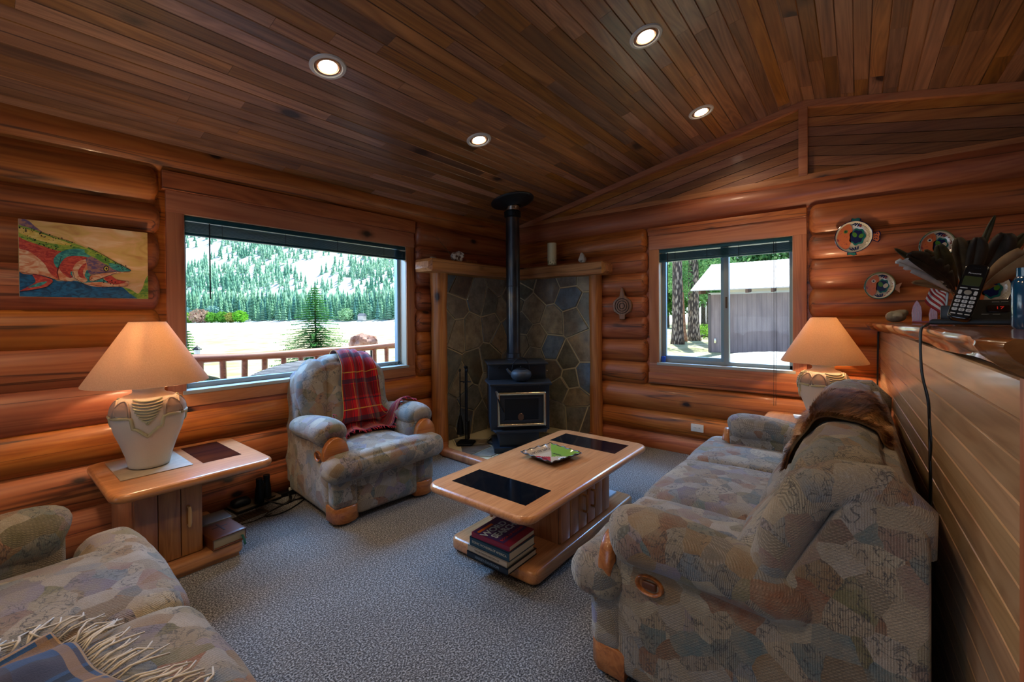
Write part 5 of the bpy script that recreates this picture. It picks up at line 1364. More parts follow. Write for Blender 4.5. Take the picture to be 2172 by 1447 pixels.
paint('painted_lip', [(515, 642), (530, 620), (600, 608), (700, 600), (795, 600), (700, 612), (620, 635), (560, 657), (528, 660)], PCH)
paint('painted_pectoral_fin', [(180, 612), (275, 640), (290, 668), (240, 700), (108, 725), (160, 690), (195, 660)], RDP)
paint('painted_fin_streak', [(150, 700), (210, 670), (260, 662), (220, 690)], TLP)
def circ(x, y, r): return [(x+r*math.cos(2*PI*k/10), y+r*math.sin(2*PI*k/10)*1.0) for k in range(10)]
paint('painted_eye', circ(628, 580, 19), INK); paint('painted_iris', circ(629, 580, 13), YLP); paint('painted_pupil', circ(630, 580, 7), INK)
lay[0] += 2; m = MB(); y = PY-.0004-.00018*lay[0]; r = random.Random(8)
for (a, b), (c, d), n in (((110, 320), (430, 425), 40), ((520, 455), (780, 585), 26), ((120, 360), (330, 450), 22), ((530, 640), (760, 690), 14)):
    for k in range(n):
        f = r.random(); X = a+(c-a)*f+r.uniform(-8, 8); Y = b+(d-b)*f+r.uniform(-14, 22); rr = r.uniform(2, 4.5)
        q = [pc(*p) for p in circ(X, Y, rr)]; m.add([(p[0], y, p[1]) for p in q], [tuple(range(10))])
def stroke(pts, w_):
    q = [Vector((pc(*p)[0], y, pc(*p)[1])) for p in pts]; m.tube(q, w_, 5, sq=(1, .3), up=(0, 1, 0))
stroke([(235, 348), (330, 382), (430, 415)], .0009); stroke([(512, 443), (600, 488), (700, 545), (800, 592), (790, 602), (700, 600), (600, 608), (525, 622), (515, 645), (540, 660), (600, 640), (700, 606)], .0012)
stroke([(700, 652), (780, 662), (775, 690), (640, 698), (480, 675), (400, 662)], .001); stroke([(345, 500), (330, 560), (318, 600), (330, 650)], .0012); stroke([(107, 600), (200, 618), (290, 645), (400, 662)], .001); stroke([(415, 600), (425, 640), (470, 668)], .001)
stroke([(105, 725), (200, 710), (260, 695), (290, 668)], .001)
m.build('ink_strokes', INK, t, smooth=False)['kind'] = 'stuff'

# ================================================================== things on the tables and floor
# dish on the coffee table
t = thing('painted_dish', 'square wavy-edged painted ceramic dish on the coffee table', 'dish', (2.43, 1.62, .4315), math.radians(-10))
CR2 = plain('dish_beige', '#c8b090', .15, coat=.7); GR2 = plain('dish_green', '#7c9a3c', .15, coat=.7); RD2 = plain('dish_red', '#b83a40', .15, coat=.7); BK2 = plain('dish_back', '#2c2018', .3, coat=.5)
m = MB(); S = .145
def dishz(a, b):
    e = max(abs(a), abs(b)); s = min(abs(a), abs(b)); return .008+.030*max(0, (e-.55)/.45)**1.6+(.003*math.sin(14*(a if abs(b) > abs(a) else b))*max(0, (e-.7)/.3))
N = 28
vs = [((-1+2*i/N)*S*(1+.02*math.sin(9*(-1+2*j/N))), (-1+2*j/N)*S*(1+.02*math.sin(9*(-1+2*i/N))), dishz(-1+2*i/N, -1+2*j/N)) for i in range(N+1) for j in range(N+1)]
for i in range(N):
    for j in range(N):
        a, b = -1+2*(i+.5)/N, -1+2*(j+.5)/N
        m.cur = 0 if (b > abs(a)) else (1 if a > abs(b) else (2 if -a > abs(b) else 0))
        k = i*(N+1)+j; m.mi[len(m.f)] = m.cur; m.f.append((k, k+N+1, k+N+2, k+1))
m.v = vs
# sectors: +b beige, +a green, -a red, -b beige
o = m.build('glazed_face', [CR2, GR2, RD2], t, angle=180)
m = MB(); m.v = [(x, y_, z_-.005) for x, y_, z_ in vs]; m.f = [(i*(N+1)+j+1, (i+1)*(N+1)+j+1, (i+1)*(N+1)+j, i*(N+1)+j) for i in range(N) for j in range(N)]; m.build('underside', BK2, t, angle=180)
m = MB(); ed = [(i, 0) for i in range(N)]+[(N, j) for j in range(N)]+[(i, N) for i in range(N, 0, -1)]+[(0, j) for j in range(N, 0, -1)]+[(0, 0)]
m.tube([vs[i*(N+1)+j] for i, j in ed], .0032, 8); m.build('dark_rim', BK2, t, angle=180)
m = MB(); m.slab(-.05, .05, -.05, .05, 0, .006, .02, .002); m.build('foot_ring', BK2, t)
INKD = plain('dish_ink', '#33241c', .4)
text('CAFE AU LAIT', .030, INKD, t, frame((.0, .105, .021), (1, 0, 0), (0, .95, .35), (0, -.35, .95)) @ Matrix.Rotation(PI, 4, 'Z'), 'dish_lettering')
text('LATTE', .024, INKD, t, frame((.062, .0, .0095), (0, 1, 0), (-1, 0, 0), (0, 0, 1)), 'dish_lettering')
text('CAFE', .022, INKD, t, frame((-.062, .0, .0095), (0, 1, 0), (-1, 0, 0), (0, 0, 1)), 'dish_lettering')
m = MB(); m.prism(ell(.02, -.08, .032, .018), .009, .0105); ov = m.build('white_oval', WHP, t)
text('mocha', .016, INKD, ov, Matrix.Translation((.02, -.08, .0112)), 'dish_lettering')

# books
def book(label, x0, x1, y0, y1, z0, th, cov, pages='#c8bca4', spine=None, sp_sz=.02, sp_mat=None, soft_=False, ct=.003, rz=0):
    cx, cy = (x0+x1)/2, (y0+y1)/2
    t = thing('book', label, 'book', (cx, cy, z0), rz, 'books stacked on the coffee table shelf'); hx_, hy_ = (x1-x0)/2, (y1-y0)/2
    m = MB(); m.box(-hx_, hx_, -hy_, hy_, 0, ct); m.box(-hx_, hx_, -hy_, hy_, th-ct, th); m.box(-hx_, -hx_+ct, -hy_, hy_, 0, th, .0008); m.build('cover', cov, t, smooth=False)
    m = MB(); m.box(-hx_+ct, hx_-.004, -hy_+.004, hy_-.004, ct, th-ct); m.build('page_block', plain('book_pages', pages, .9), t, smooth=False)
    if spine: text(spine, sp_sz, sp_mat, t, frame((-hx_-.0006, 0, th/2), (0, -1, 0), (0, 0, 1), (-1, 0, 0)), 'spine_lettering')
    return t
GOLD = plain('pale_lettering', '#b8b4a4', .5); z = .0852
book('black hardback lowest in the stack under the coffee table, HARLEY-DAVIDSON on its spine', 1.665, 1.915, 1.375, 1.665, z, .032, plain('black_cover', '#0e1620', .35), spine='HARLEY-DAVIDSON', sp_sz=.019, sp_mat=plain('steel_letters', '#6f8594', .5)); z += .0325
book('cream hardback second from the bottom of the coffee table stack', 1.668, 1.905, 1.385, 1.662, z, .032, plain('cream_cover', '#a89c88', .5), spine='THE ULTIMATE HISTORY OF', sp_sz=.014, sp_mat=plain('grey_letters', '#6a6258', .5)); z += .0325
book('dark blue hardback titled SCENIC WONDERS OF AMERICA in the coffee table stack', 1.672, 1.895, 1.372, 1.650, z, .046, plain('teal_blue_cover', '#12394c', .3), spine='SCENIC WONDERS OF AMERICA', sp_sz=.0165, sp_mat=GOLD); z += .0465
tb = book('purple and red WORD SEARCH paperback on top of the stack under the coffee table', 1.678, 1.905, 1.380, 1.640, z, .026, plain('magenta_cover', '#7a1838', .4), ct=.0015, rz=.03)
VIO = plain('violet_print', '#3a2a6a', .4)
m = MB(); m.box(-.108, .108, -.085, .124, .0262, .0266); cvp = m.build('cover_picture', VIO, tb, smooth=False)
m = MB(); m.box(-.10, .02, .086, .104, .0267, .0272); m.build('orange_band', plain('orange_print', '#c8641c', .4), cvp, smooth=False)
WL = plain('white_print', '#b8d4e0', .4); RL = plain('red_print', '#d04030', .4)
text('WORD', .060, WL, cvp, Matrix.Translation((-.015, .050, .0274)), 'title_lettering', bold=.0012); text('SEARCH', .060, WL, cvp, Matrix.Translation((.005, -.005, .0274)), 'title_lettering', bold=.0012, sx=.85)
text('BOOK OF PUZZLES', .022, RL, cvp, Matrix.Translation((0, -.06, .0274)), 'title_lettering')
# white papers at the far end of the shelf
m = MB(); m.box(2.74, 2.93, 1.38, 1.60, .0855, .10, .001); o = m.build('paper_stack', plain('paper_white', '#b8c0c8', .8)); tag(o, 'small pile of pale papers at the far end of the coffee table shelf', 'papers')

# leather book on the left end table's shelf
t = thing('leather_book', 'thick brown leather-bound book with a cross and green ribbon on the end table shelf', 'book', (.893, 2.925, .0905), .08)
LEA = plain('brown_leather', '#6a3818', .45, coat=.2, nscale=60)
m = MB(); m.soft((0, 0, .0615), (.088, .112, .0035), .003, (0, 0, .005), 8, .0006); m.soft((0, 0, .0045), (.088, .112, .004), .003, (0, 0, 0), 8, .0004); m.box(-.089, -.083, -.11, .11, .002, .063, .002); m.box(.083, .089, -.10, .11, .006, .062, .002); m.build('leather_cover', LEA, t, angle=180)
m = MB(); m.box(-.082, .082, -.105, .108, .008, .058, .004); m.build('page_block', plain('gilt_pages', '#a89878', .7), t)
m = MB(); m.box(-.006, .006, -.04, .07, .0665, .0705, .001); m.box(-.04, .04, .02, .030, .0665, .0705, .001); m.build('embossed_cross', plain('dark_leather', '#3a2010', .5), t)
m = MB(); m.grid(lambda u, v: (.055+.012*u+.01*v, -.105-.028*v, .03-.05*v*v+.004*math.sin(v*6)), 2, 8); m.build('ribbon', plain('green_ribbon', '#1c5a50', .6), t, angle=180, solid=.001)
# things below the window
t = thing('binoculars', 'black binoculars standing on end on the floor below the big window', 'binoculars', (1.325, 3.455, .032), .5)
for s in (-1, 1): m = MB(); m.lathe([(.0005, 0), (.030, 0), (.032, .01), (.031, .05), (.027, .10), (.022, .125), (.021, .15), (.023, .152), (.022, .18), (.0005, .176)], (s*.036, 0, 0), 24); m.build('barrel', BLACKM, t)
m = MB(); m.box(-.02, .02, -.012, .012, .05, .13, .006); m.tube([(0, 0, .12), (0, 0, .15)], .009); m.build('hinge', BLACK, t)
m = MB(); m.tube([Vector((.06+.10*math.cos(a)+.03*math.sin(2*a), -.10+.075*math.sin(a), -.022+.008*math.sin(3*a)+max(0, .05*math.cos(a-2.4)))) for a in [2*PI*k/40 for k in range(41)]], .008, 6, sq=(1.5, .5)); m.build('neck_strap', BLACK, t, angle=180)
m = MB(); m.soft((1.19, 3.50, .055), (.06, .045, .022), .02, (0, 0, .01), 8, .006, 3); tag(m.build('camera_pouch', BLACKM, angle=180), 'small black pouch lying left of the binoculars', 'pouch')
t = thing('laptop', 'closed silver-grey laptop on the floor under the binoculars', 'laptop', (1.29, 3.51, 0), .12)
m = MB(); m.slab(-.16, .16, -.075, .075, .002, .018, .01, .004); m.build('lower_case', BLACK, t); m = MB(); m.slab(-.16, .16, -.075, .075, .0185, .031, .01, .004); m.build('lid', plain('warm_silver', '#8a7a68', .4, .5), t)
m = MB(); m.slab(-.11, .11, -.028, .028, 0, .035, .008, .005); t = m.build('power_strip', BLACK); t.location = (1.56, 3.49, 0); t.rotation_euler = (0, 0, -.1); tag(t, 'black power strip on the floor between laptop and recliner', 'power strip')
m = MB(); m.box(-.012, .012, -.009, .009, 0, .022, .003); m.tube([(0, 0, .02), (.0, 0, .045), (.02, 0, .07), (.05, .01, .075), (.09, .01, .05)], .003, 6); o = m.build('white_plug', WHITEP); o.location = (1.535, 3.48, .036); tag(o, 'white plug with a short curled cord in the power strip', 'plug')
m = MB(); m.tube([Vector((1.42+.16*math.cos(a)*(1+.3*math.sin(a)), 3.27+.055*math.sin(a)+.05*math.cos(a), .006)) for a in [.4+5.6*k/40 for k in range(41)]]+[Vector((1.50, 3.36, .006)), Vector((1.56, 3.43, .02))], .004, 6); m.tube([(1.30, 3.25, .005), (1.18, 3.22, .005), (1.06, 3.24, .005), (.99, 3.30, .02)], .003, 6)
tag(m.build('loose_cable', BLACK, angle=180), 'thin black cable looping on the carpet left of the recliner', 'cable')
m = MB(); m.slab(-.09, .09, -.08, .08, 0, .03, .01, .005); o = m.build('media_box', plain('silver_box', '#77716a', .4, .4)); o.location = (.93, 3.22, .0905); tag(o, 'flat grey box behind the leather book on the end table shelf', 'box')
m = MB(); m.box(-.13, .13, -.05, .05, 0, .006, .001); 
vt = thing('floor_vent', 'brown slotted floor register beside the end table', 'floor vent', (1.17, 3.34, 0), .1)
m.build('vent_frame', plain('brown_vent', '#3c2e20', .5), vt); m = MB()
for k in range(10): m.box(-.115+.024*k, -.103+.024*k, -.04, .04, .006, .0075)
m.build('vent_slots', BLACK, vt)

# ================================================================== outdoors
def outm(name, a, b, sc=2, rough=.9, bump=.2, bd=.05):
    M = NT(name); M.rough(rough, spec=.1); nz = M.n('TexNoise', i_Scale=float(sc), i_Detail=6.0, i_Roughness=.65); M.l(M.coords(), nz.inputs[0]); M.l(M.ramp(nz.outputs[0], [(.38, hx(a)), (.62, hx(b))]), M.b.inputs['Base Color'])
    if bump: M.bump(nz.outputs[0], bump, bd)
    return M.m
GRASS = outm('dry_lawn', '#9c9a6c', '#d0c8a4', .8); GRAVEL = outm('pale_gravel', '#b4b0a8', '#e4e2dc', 9)
WATER = plain('painted_glare_water', '#e8eeee', 1.0, spec=.0)  # glare on the water put into a matte near-white colour
# ground by the house, bank, deck, river, far shore and hill
m = MB(); m.grid(lambda u, v: (4.8+95*u**1.3, -30+100*v, -.52+.05*noise.noise(Vector((u*20, v*30, 0)))), 40, 60); struct(m.build('ground', GRASS, angle=180))
m = MB(); m.box(-8, 4.78, 3.82, 6.35, -.25, -.06); struct(m.build('deck_floor', wood('deck_board', ('#5c3a22', '#7c5636', '#96704c'), 'x', grain=1), smooth=False))
m = MB(); m.grid(lambda u, v: (-40+90*u, 6.35+26*v, -.55-1.5*min(1, v*1.4)+.05*noise.noise(Vector((u*30, v*20, 0)))), 40, 20); struct(m.build('river_bank', GRAVEL, angle=180))
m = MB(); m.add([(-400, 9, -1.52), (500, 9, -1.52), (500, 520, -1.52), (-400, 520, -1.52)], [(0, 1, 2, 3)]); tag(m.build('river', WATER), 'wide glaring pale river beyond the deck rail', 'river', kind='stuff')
def hillpt(u_, t_):
    # u_: bearing as photo x, t_: distance
    k = max(0, (t_-236)/470)
    p = P(u_, 670, t_); z = -1.4+3.2*min(1, max(0, (t_-232)/30))+185*max(0, k-.13)**1.12*(1+.10*noise.noise(Vector((u_*.006, t_*.006, 2))))+5*noise.noise(Vector((u_*.02, t_*.02, 0)))*min(1, k*3)
    return Vector((p.x, p.y, z))
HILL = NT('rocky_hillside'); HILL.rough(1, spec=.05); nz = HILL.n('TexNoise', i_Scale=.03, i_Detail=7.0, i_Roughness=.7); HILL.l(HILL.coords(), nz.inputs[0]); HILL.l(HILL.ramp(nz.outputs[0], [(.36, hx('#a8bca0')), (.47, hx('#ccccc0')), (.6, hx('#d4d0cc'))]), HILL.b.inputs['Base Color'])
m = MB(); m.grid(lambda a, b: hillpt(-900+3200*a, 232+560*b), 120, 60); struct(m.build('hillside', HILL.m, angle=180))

def fol(name, a, b, sc=1.5):
    M = NT(name); M.rough(.8, spec=.1); nz = M.n('TexNoise', i_Scale=float(sc), i_Detail=2.0); M.l(M.coords(), nz.inputs[0]); d = M.n('BsdfDiffuse'); tr = M.n('BsdfTranslucent'); c = M.ramp(nz.outputs[0], [(.35, hx(a)), (.65, hx(b))]); M.l(c, d.inputs[0]); M.l(c, tr.inputs[0]); mx = M.n('MixShader'); mx.inputs[0].default_value = .3; M.l(d.outputs[0], mx.inputs[1]); M.l(tr.outputs[0], mx.inputs[2]); M.l(mx.outputs[0], M.out.inputs[0]); return M.m
FAR = [fol('far_conifer_a', '#74a888', '#a4d0a4', .15), fol('far_conifer_b', '#84b898', '#b8dcac', .15), fol('far_conifer_c', '#649c8c', '#90c4b0', .15)]  # distance haze painted in as lighter, cooler greens
def conifer_lo(m, h, r, rnd, base=(0, 0, 0), tiers=6, seg=9):
    bx, by, bz = base
    for k in range(tiers):
        z0 = bz+h*(.08+.86*k/tiers); z1 = z0+h*1.5/tiers*.9; rr = r*(1-k/tiers)**.8; ring = []; 
        for j in range(seg*2):
            a = PI*j/seg+k; q = rr*(1.0 if j % 2 else .55)*rnd.uniform(.8, 1.15); ring.append((bx+q*math.cos(a), by+q*math.sin(a), z0-(.05*h/tiers if j % 2 else -.1*h/tiers)))
        n = len(ring); m.add(ring+[(bx, by, min(z1, bz+h))], [(j, (j+1) % n, n) for j in range(n)])
rnd = random.Random(31); protos = []
for i in range(4):
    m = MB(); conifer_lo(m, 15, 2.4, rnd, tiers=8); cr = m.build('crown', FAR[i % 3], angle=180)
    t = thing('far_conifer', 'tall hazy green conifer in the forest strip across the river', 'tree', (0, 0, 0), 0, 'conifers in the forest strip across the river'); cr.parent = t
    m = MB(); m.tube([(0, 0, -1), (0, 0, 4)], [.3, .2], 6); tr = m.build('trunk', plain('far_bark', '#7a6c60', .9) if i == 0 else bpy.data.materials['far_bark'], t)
    protos.append((t, cr, tr))
k = 0
rows = [(238, 12), (243, 0), (249, 6), (256, 14), (264, 3)]
for r_i, (tt, off) in enumerate(rows):
    for i in range(60):
        u = 376+i*8.2+off*.6+rnd.uniform(-2.5, 2.5); tt2 = tt+rnd.uniform(-2, 2)
        if k >= 290: break
        p = hillpt(u, tt2); 
        if r_i == 0 and rnd.random() < .45: continue
        pr = protos[k % 4]; sc_ = rnd.uniform(.72, 1.15)*(.75 if r_i == 0 else 1)
        if k < 4: t = pr[0]
        else:
            t = pr[0].copy(); COL.objects.link(t)
            for c in pr[1:]: cc = c.copy(); COL.objects.link(cc); cc.parent = t
        t.location = p-Vector((0, 0, .5)); t.scale = (sc_, sc_, sc_); t.rotation_euler = (0, 0, rnd.uniform(0, 6)); k += 1
m = MB()
for i in range(5200):
    u = rnd.uniform(330, 930); tt = 270+rnd.random()**1.0*470; kk = (tt-270)/470
    p = hillpt(u, tt); den = noise.noise(Vector((p.x*.012, p.y*.012, p.z*.02)))
    if kk > .10 and rnd.random() > .52+den*1.2: continue
    h = rnd.uniform(7, 13)*(1 if kk > .10 else 1.3); conifer_lo(m, h, h*.2, rnd, tuple(p-Vector((0, 0, .5))), 3, 4)
tag(m.build('hillside_forest', fol('hill_conifer', '#78ac90', '#b4d8b8', .02), angle=180), 'scattered hazy conifers covering the pale hillside', 'forest', kind='stuff')  # haze over the hill trees is put into their pale green
# broadleaf shrubs on the far shore
def leafball(m, c, r, n, size, rnd, flat=.9):
    for i in range(n):
        d = Vector((rnd.gauss(0, 1), rnd.gauss(0, 1), rnd.gauss(0, 1))).normalized(); rr = (rnd.random()**.35)*(1+.25*noise.noise(d*2.3+Vector(c)*.1))
        p = Vector(c)+Vector((d.x*r[0], d.y*r[1], d.z*r[2]))*rr; a = Vector((rnd.gauss(0, 1), rnd.gauss(0, 1), rnd.gauss(0, 1))).normalized(); b = a.cross(d).normalized() if a.cross(d).length > .01 else Vector((1, 0, 0)); s_ = size*rnd.uniform(.6, 1.3)
        m.add([p-a*s_*.5, p+b*s_*.35, p+a*s_*.5, p-b*s_*.35], [(0, 1, 2, 3)])
SHR = [('rusty_brown_bush', 425, 228, 5.4, 6.5, '#a88470', '#c8a890', 'rusty brown round bush on the far shore, behind the blind wand'),
       ('blue_green_tree', 452, 240, 5.5, 8.5, '#8cb8b4', '#a8d0c8', 'pale blue-green round tree behind the shore bushes'),
       ('shore_bush', 400, 232, 4.0, 5.0, '#6c9c3c', '#98c058', 'green bush at the left edge of the far shore view'),
       ('shore_bush', 448, 229, 3.4, 5.0, '#5c9c38', '#8cc450', 'green bush just right of the rusty brown bush'),
       ('shore_bush', 472, 229, 3.3, 5.2, '#4c8c34', '#84bc48', 'dark green bush in the middle of the shore row'),
       ('shore_bush', 490, 229, 3.0, 4.6, '#9c9c48', '#c0b860', 'yellowish green bush in the shore row'),
       ('shore_bush', 510, 229, 3.8, 5.6, '#4c9c2c', '#90cc44', 'bright green bush at the right end of the shore row'),
       ('blue_green_tree', 385, 240, 5.5, 8.5, '#7cb0b0', '#a0ccc8', 'pale blue-green tree at the far left of the river view'),
       ('shore_tree', 735, 236, 4.5, 6.5, '#7cac7c', '#b0d0a0', 'pale green rounded tree on the far shore right of the near spruce')]
for nm, u, tt, r, h, c1, c2, lab in SHR:
    m = MB(); leafball(m, (0, 0, h*.52), (r, r, h*.55), 900, 1.1, rnd); p = W(u, tt, -1.2); t = thing(nm, lab, 'bush' if 'bush' in nm else 'tree', tuple(p)); m.build('foliage', fol('leaf_'+str(u), c1, c2, .4), t, angle=180); m = MB(); m.tube([(0, 0, -.5), (0, 0, h*.5)], [.4, .2], 6); m.build('stem', bpy.data.materials['far_bark'], t)
# little house on the far shore
t = thing('far_cabin', 'tiny pale cabin with a dark gable roof on the far shore', 'cabin', tuple(W(768, 231, .2)), .6); t.scale = (.6, .6, .6); m = MB(); m.box(-3.5, 3.5, -2.5, 2.5, -1.5, 2.4); m.build('walls', plain('far_wall', '#b8b0a8', .8), t, smooth=False)
m = MB(); m.prism([(-4, 2.3), (0, 4.6), (4, 2.3)], -2.9, 2.9, ax='y'); m.build('roof', plain('far_roof', '#5c6068', .8), t, smooth=False)

# near young spruce beyond the rail
NEED = fol('spruce_needles', '#3c7c40', '#70b060', 6.0); BARK = outm('grey_bark', '#4c4038', '#7c7064', 9, bump=.5)
def spruce(loc, h, rad, lab, seed, dens=1.0):
    r = random.Random(seed); t = thing('young_spruce', lab, 'tree', tuple(loc)); m = MB(); m.tube([(0, 0, 0), (.02, 0, h*.5), (0, .01, h)], [h*.016, h*.009, .004], 8); m.build('trunk', BARK, t)
    m = MB(); n = int(34*dens)
    for k in range(n):
        f = k/n; z = h*(.06+.90*f); L = rad*(1-f)**.85*r.uniform(.8, 1.15)+.04
        for j in range(10):
            a = 2*PI*j/10+k*1.3+r.uniform(-.2, .2); l = L*r.uniform(.7, 1.1); d = Vector((math.cos(a), math.sin(a), 0)); sd = Vector((-d.y, d.x, 0)); q = max(3, int(l/.05))
            for g in range(q+1):
                ff = g/q; c = Vector((0, 0, z))+d*l*ff+Vector((0, 0, .16*l*ff-.42*l*ff*ff+.22*l*ff**3))
                wd = (.35*l*(1-ff)+.035)*.55
                for s_ in (-1, 1):
                    e = c+sd*s_*wd+d*wd*.55+Vector((0, 0, r.uniform(-.03, .01))); nn = Vector((0, 0, 1)).cross(e-c).normalized()*.017
                    m.add([c-nn, c+nn, e+nn*.7, e-nn*.7], [(0, 1, 2, 3)]); 
                    for y_ in range(2):
                        c2 = c.lerp(e, .35+.35*y_); e2 = c2+d*wd*.45+sd*s_*wd*.1+Vector((0, 0, r.uniform(-.03, .02))); m.add([c2-sd*.014, c2+sd*.014, e2+sd*.010, e2-sd*.010], [(0, 1, 2, 3)])
    m.build('foliage', NEED, t, angle=180); return t
p = W(668, 14.5, -1.35); spruce(p, 3.95, 1.75, 'bright green young spruce just beyond the deck rail', 4, 1.35)
p = W(397, 16, -1.5); spruce(p, 2.6, .9, 'tip of a small spruce at the left edge of the big window', 9, .7)
p = W(776, 30, -1.6); spruce(p, 1.6, .45, 'very small spruce above the covered garden stand', 12, .5)

# deck railing
RLG = wood('railing_log', ('#6a3418', '#96582c', '#b4743c'), 'x', rough=.45, coat=.3, island=True, grain=1, var=.2)
t = thing('deck_railing', 'peeled-log deck railing outside the big window', 'railing', (0, 5.92, 0))
m = MB(); m.tube([(x, .03*math.sin(x*1.7), .925+.018*math.sin(x*1.3+1)-.006*x*.3) for x in [-1+i*.25 for i in range(33)]], [.052+.008*math.sin(i*.9) for i in range(33)], 12); m.build('top_rail', RLG, t)
m = MB(); m.tube([(x, .0, .12) for x in (-1, 2, 4, 7)], .045, 10); m.build('bottom_rail', RLG, t)
for i, u in enumerate([423, 471, 518, 560, 600, 637, 671, 704, 737, 765, 793, 819, 845, 868]):
    d = P(u, 670, 1)-CAM; x = d.x*5.92/d.y; m = MB(); m.tube([(x, 0, .10), (x+.01*math.sin(i*2), 0, .5), (x, 0, .90)], [.036, .033+.004*math.sin(i), .036], 9); m.build('baluster', RLG, t)
# woven seat back, covered stand, lantern
WIC = NT('woven_brown'); WIC.rough(.8); wv = WIC.n('TexWave', i_Scale=14.0, i_Distortion=2.0, bands_direction='Z'); WIC.l(WIC.coords((1, 1, 2)), wv.inputs[0]); WIC.l(WIC.ramp(wv.outputs['Fac'], [(.3, hx('#3a3028')), (.7, hx('#6c6054'))]), WIC.b.inputs['Base Color']); WIC.bump(wv.outputs['Fac'], .6, .01)
m = MB(); m.ball((0, 0, 0), (.92, .4, .44), 20, fn=lambda p: Vector((p.x, p.y, max(p.z, -.1)))); m.v = [(a, b, c+.1) for a, b, c in m.v]
t = thing('woven_patio_bench', 'rounded grey-brown woven patio seat on the deck below the big window', 'patio seat', (2.42, 4.95, .36)); m.build('woven_back', WIC.m, t, angle=180); m = MB(); m.box(-.8, .8, -.3, .3, -.42, .02, .03); m.build('seat_base', WIC.m, t)
t = thing('covered_garden_stand', 'crumpled brown fabric cover over a black garden stand beyond the rail', 'covered stand', tuple(W(772, 8.2, -.5)))
m = MB(); m.ball((0, 0, 1.43), (.25, .18, .13), 12, fn=lambda p: p*(1+.55*noise.noise(p*9))); m.ball((.17, 0, 1.40), (.10, .12, .12), 10, fn=lambda p: p*(1+.4*noise.noise(p*12))); m.build('fabric_cover', outm('rust_fabric', '#8a5c48', '#c8a494', 7, bump=0), t, angle=50)
for dx in (-.13, .0, .15): m = MB(); m.tube([(dx, 0, 1.4), (dx*1.15, 0, 0)], .022); m.build('leg', BLACKM, t)
m = MB(); leafball(m, (.05, .3, .45), (.5, .3, .45), 500, .10, rnd); o = m.build('garden_shrub', fol('fresh_leaf', '#5c9c30', '#8cc84c', 2)); o.location = W(765, 9.5, -.9); tag(o, 'low fresh green shrub seen between the balusters right of the recliner', 'shrub')
t = thing('post_lantern', 'small black carriage lantern on a post beyond the left end of the rail', 'lantern', tuple(W(417, 8.5, -.6)))
m = MB(); m.tube([(0, 0, 0), (0, 0, 1.24)], .025); m.build('post', BLACKM, t); m = MB(); m.lathe([(.03, 1.24), (.05, 1.26), (.055, 1.37), (.035, 1.37)], n=8); m.build('glass_box', plain('lantern_glass', '#c8d0d0', .2), t)
m = MB(); m.lathe([(.085, 1.365), (.08, 1.375), (.03, 1.42), (.008, 1.43), (.008, 1.45), (.0005, 1.452)], n=8); m.build('cap', BLACKM, t, angle=20)

# ---- shed and pines outside the right window
SID = NT('board_siding'); SID.rough(.8); wv = SID.n('SeparateXYZ'); SID.l(SID.n('TexCoord').outputs['Object'], wv.inputs[0])
f = SID.mathn('FRACT', SID.mathn('MULTIPLY', wv.outputs['Y'], 4.9)); kk = SID.mathn('LESS_THAN', f, .07); nz = SID.n('TexNoise', i_Scale=3.0, i_Detail=4.0); SID.l(SID.coords((1, 1, .2)), nz.inputs[0])
c_ = SID.ramp(nz.outputs[0], [(.35, hx('#86767a')), (.65, hx('#a08e90'))]); SID.l(SID.mix(SID.mathn('MULTIPLY', kk, .6), c_, hx('#4a3e40')), SID.b.inputs['Base Color'])
t = thing('garden_shed', 'grey-brown board-sided shed with a pale metal roof outside the right window', 'shed', (23.0, 0, -.52))
m = MB(); m.box(0, 6, -6, 5.78, 0, 2.95); m.build('walls', SID.m, t, smooth=False)
m = MB(); m.box(-.03, .06, -6, 5.8, 2.86, 2.95); m.build('fascia_board', plain('white_fascia', '#c8ccd0', .6), t, smooth=False)
m = MB()
NR = 60
ys_ = [-6.5+12.9*i/(NR*4) for i in range(NR*4+1)]
rs = []
for y in ys_:
    h_ = .014 if int((y+6.5)/(12.9/NR)*4) % 4 == 0 else 0
    rs.append([(-.95, y, 3.07+h_), (3.0, y, 4.68+h_), (6.95, y, 3.07+h_), (6.95, y, 3.03), (3.0, y, 4.63), (-.95, y, 3.03)])
m.rings(rs); m.build('metal_roof', plain('pale_metal_roof', '#cfc8c8', .6, nscale=0), t, angle=10)
m = MB(); m.box(-.03, .01, 5.70, 5.83, 0, 2.9); m.build('corner_board', plain('grey_corner', '#6c6264', .8), t, smooth=False)
for i in range(12):
    y = 6.0-1.02*i; m = MB(); m.prism([(-.85, 2.86), (-.85, 3.02), (0, 3.36), (.1, 2.93)], y-.05, y+.05, ax='y'); m.build('rafter_tail', plain('rafter_brown', '#6c4c3c', .8) if i == 0 else bpy.data.materials['rafter_brown'], t, smooth=False)
for y in (5.5, 1.45):
    m = MB(); m.box(-.05, 0, y-.05, y+.05, .45, .68, .01); m.build('hasp', CHROME, t)
m = MB(); m.grid(lambda u, v: (14.3+5.6*u, -1.5+6.3*v, -.56+.62*max(0, 1-((u-.5)*2)**2-((v-.55)*2)**2)**.8+.02*noise.noise(Vector((u*30, v*30, 0)))), 40, 40); tag(m.build('gravel_mound', GRAVEL, angle=180), 'low pale gravel mound in front of the shed', 'gravel mound', kind='stuff')
PB = NT('pine_bark'); PB.rough(.95); v = PB.n('TexVoronoi', i_Scale=5.0); PB.l(PB.coords((2.2, 2.2, .55)), v.inputs[0]); nz = PB.n('TexNoise', i_Scale=3.0, i_Detail=6.0); PB.l(PB.coords((2, 2, .5)), nz.inputs[0])
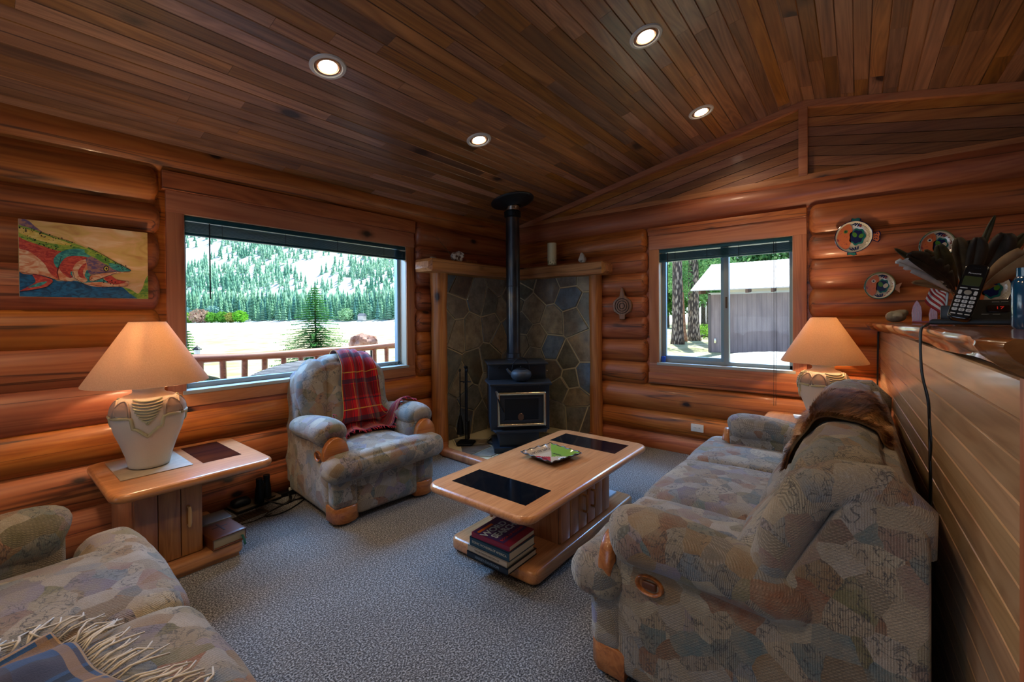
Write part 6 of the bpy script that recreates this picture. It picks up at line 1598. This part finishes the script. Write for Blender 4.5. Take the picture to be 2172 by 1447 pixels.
PB.l(PB.mix(PB.ramp(v.outputs['Distance'], [(.25, (0, 0, 0, 1)), (.55, (1, 1, 1, 1))]), PB.ramp(nz.outputs[0], [(.35, hx('#a08878')), (.65, hx('#d0c0b4'))]), hx('#4c4240')), PB.b.inputs['Base Color']); PB.bump(v.outputs['Distance'], .8, .08)
def pine(u, tt, r, h, lab, seed, lean=(0, 0), mat=None):
    p = W(u, tt, -.55); t = thing('pine_tree', lab, 'tree', tuple(p)); rs = []
    for i in range(26):
        z = h*i/25; rr = r*(1-.28*z/h)*(1+.35*math.exp(-z*2.2)); rs.append([(lean[0]*z+rr*math.cos(a)*(1+.08*noise.noise(Vector((a*2, z, seed)))), lean[1]*z+rr*math.sin(a), z) for a in [2*PI*j/20 for j in range(20)]])
    m = MB(); m.rings(rs); m.build('trunk', mat or PB.m, t, angle=180); return t
PG = fol('pine_green', '#4c7c48', '#8cb878', 1.2); DG = fol('dark_green_leaf', '#345c2c', '#6c9c48', 1.0)
ta = pine(1437, 27.5, .34, 10, 'thick pine trunk nearest the left side of the right window', 1)
tb_ = pine(1471, 31, .40, 11, 'second thick pine trunk, right of the nearest one', 5)
pine(1452, 30, .15, 10, 'thin reddish pine trunk between the two thick ones', 8, lean=(-.03, .05), mat=outm('red_bark', '#8a5c48', '#b88c74', 6))
pine(1492, 58, .30, 12, 'distant slim trunk between the pines and the shed', 9, mat=BARK)
for t_, cs_ in ((tb_, (((-1, .6, 4.4), (1.1, .9, 1.5)), ((-.5, .4, 6.5), (1.8, 1.5, 1.0)), ((.6, -1.5, 5.3), (1.2, 1.6, 1.1)))), (ta, (((0, 0, 7.4), (2.2, 2.0, 1.2)),))):
    m = MB()
    for c, r in cs_: leafball(m, c, r, 1100, .16, rnd)
    m.build('foliage', PG, t_, angle=180)
BG = [(1415, 60, 3, 9, 'hazy tree at the far left of the right window'), (1505, 44, 4.5, 13, 'leafy green tree just left of the shed gable'), (1545, 48, 5, 15, 'tall green tree behind the left end of the shed roof'), (1590, 46, 5, 14, 'green tree behind the middle of the shed roof'), (1632, 50, 5, 15, 'bright leafy tree behind the right part of the shed roof'), (1672, 44, 4.5, 14, 'dark tree at the right edge behind the shed roof'), (1470, 62, 5, 15, 'tall tree between and behind the two thick pine trunks'), (1445, 75, 6, 16, 'pale distant tree behind the thin reddish trunk'), (1715, 48, 5, 14, 'tree behind the shed hidden mostly by the window casing')]
for i, (u, tt, r, h, lab) in enumerate(BG):
    p = W(u, tt, -.5); t = thing('leafy_tree', lab, 'tree', tuple(p)); m = MB(); m.tube([(0, 0, 0), (0, 0, h*.7)], [.35, .15], 8); m.build('trunk', BARK, t)
    m = MB()
    for q in range(7):
        z = h*(.30+.62*q/7); rr = r*(1.0-.55*q/7); a = rnd.uniform(0, 6); leafball(m, (math.cos(a)*r*.25, math.sin(a)*r*.25, z), (rr, rr, h*.12), 620, .42, rnd)
    m.build('foliage', (DG, PG)[i % 2] if i < 7 else FAR[2], t, angle=180)
for u, tt, lab in ((1500, 33, 'low green bush left of the shed corner'), (1486, 38, 'small bright bush between trunk and shed')):
    m = MB(); leafball(m, (0, 0, .5), (.9, .9, .55), 500, .14, rnd); o = m.build('low_bush', fol('bush_'+str(u), '#6c9c34', '#a0c858', 2)); o.location = W(u, tt, -.5); tag(o, lab, 'bush')
# fence rails / logs on the lawn, far shrubs
m = MB(); a, b = W(1478, 36, -.05), W(1520, 38, -.05); m.tube([a, b], .12, 8); m.tube([W(1478, 33, -.35), W(1520, 34, -.35)], .1, 8); tag(m.build('log_rails', BARK), 'grey log rails lying on the lawn between the trunks and the shed', 'log rails', kind='stuff')
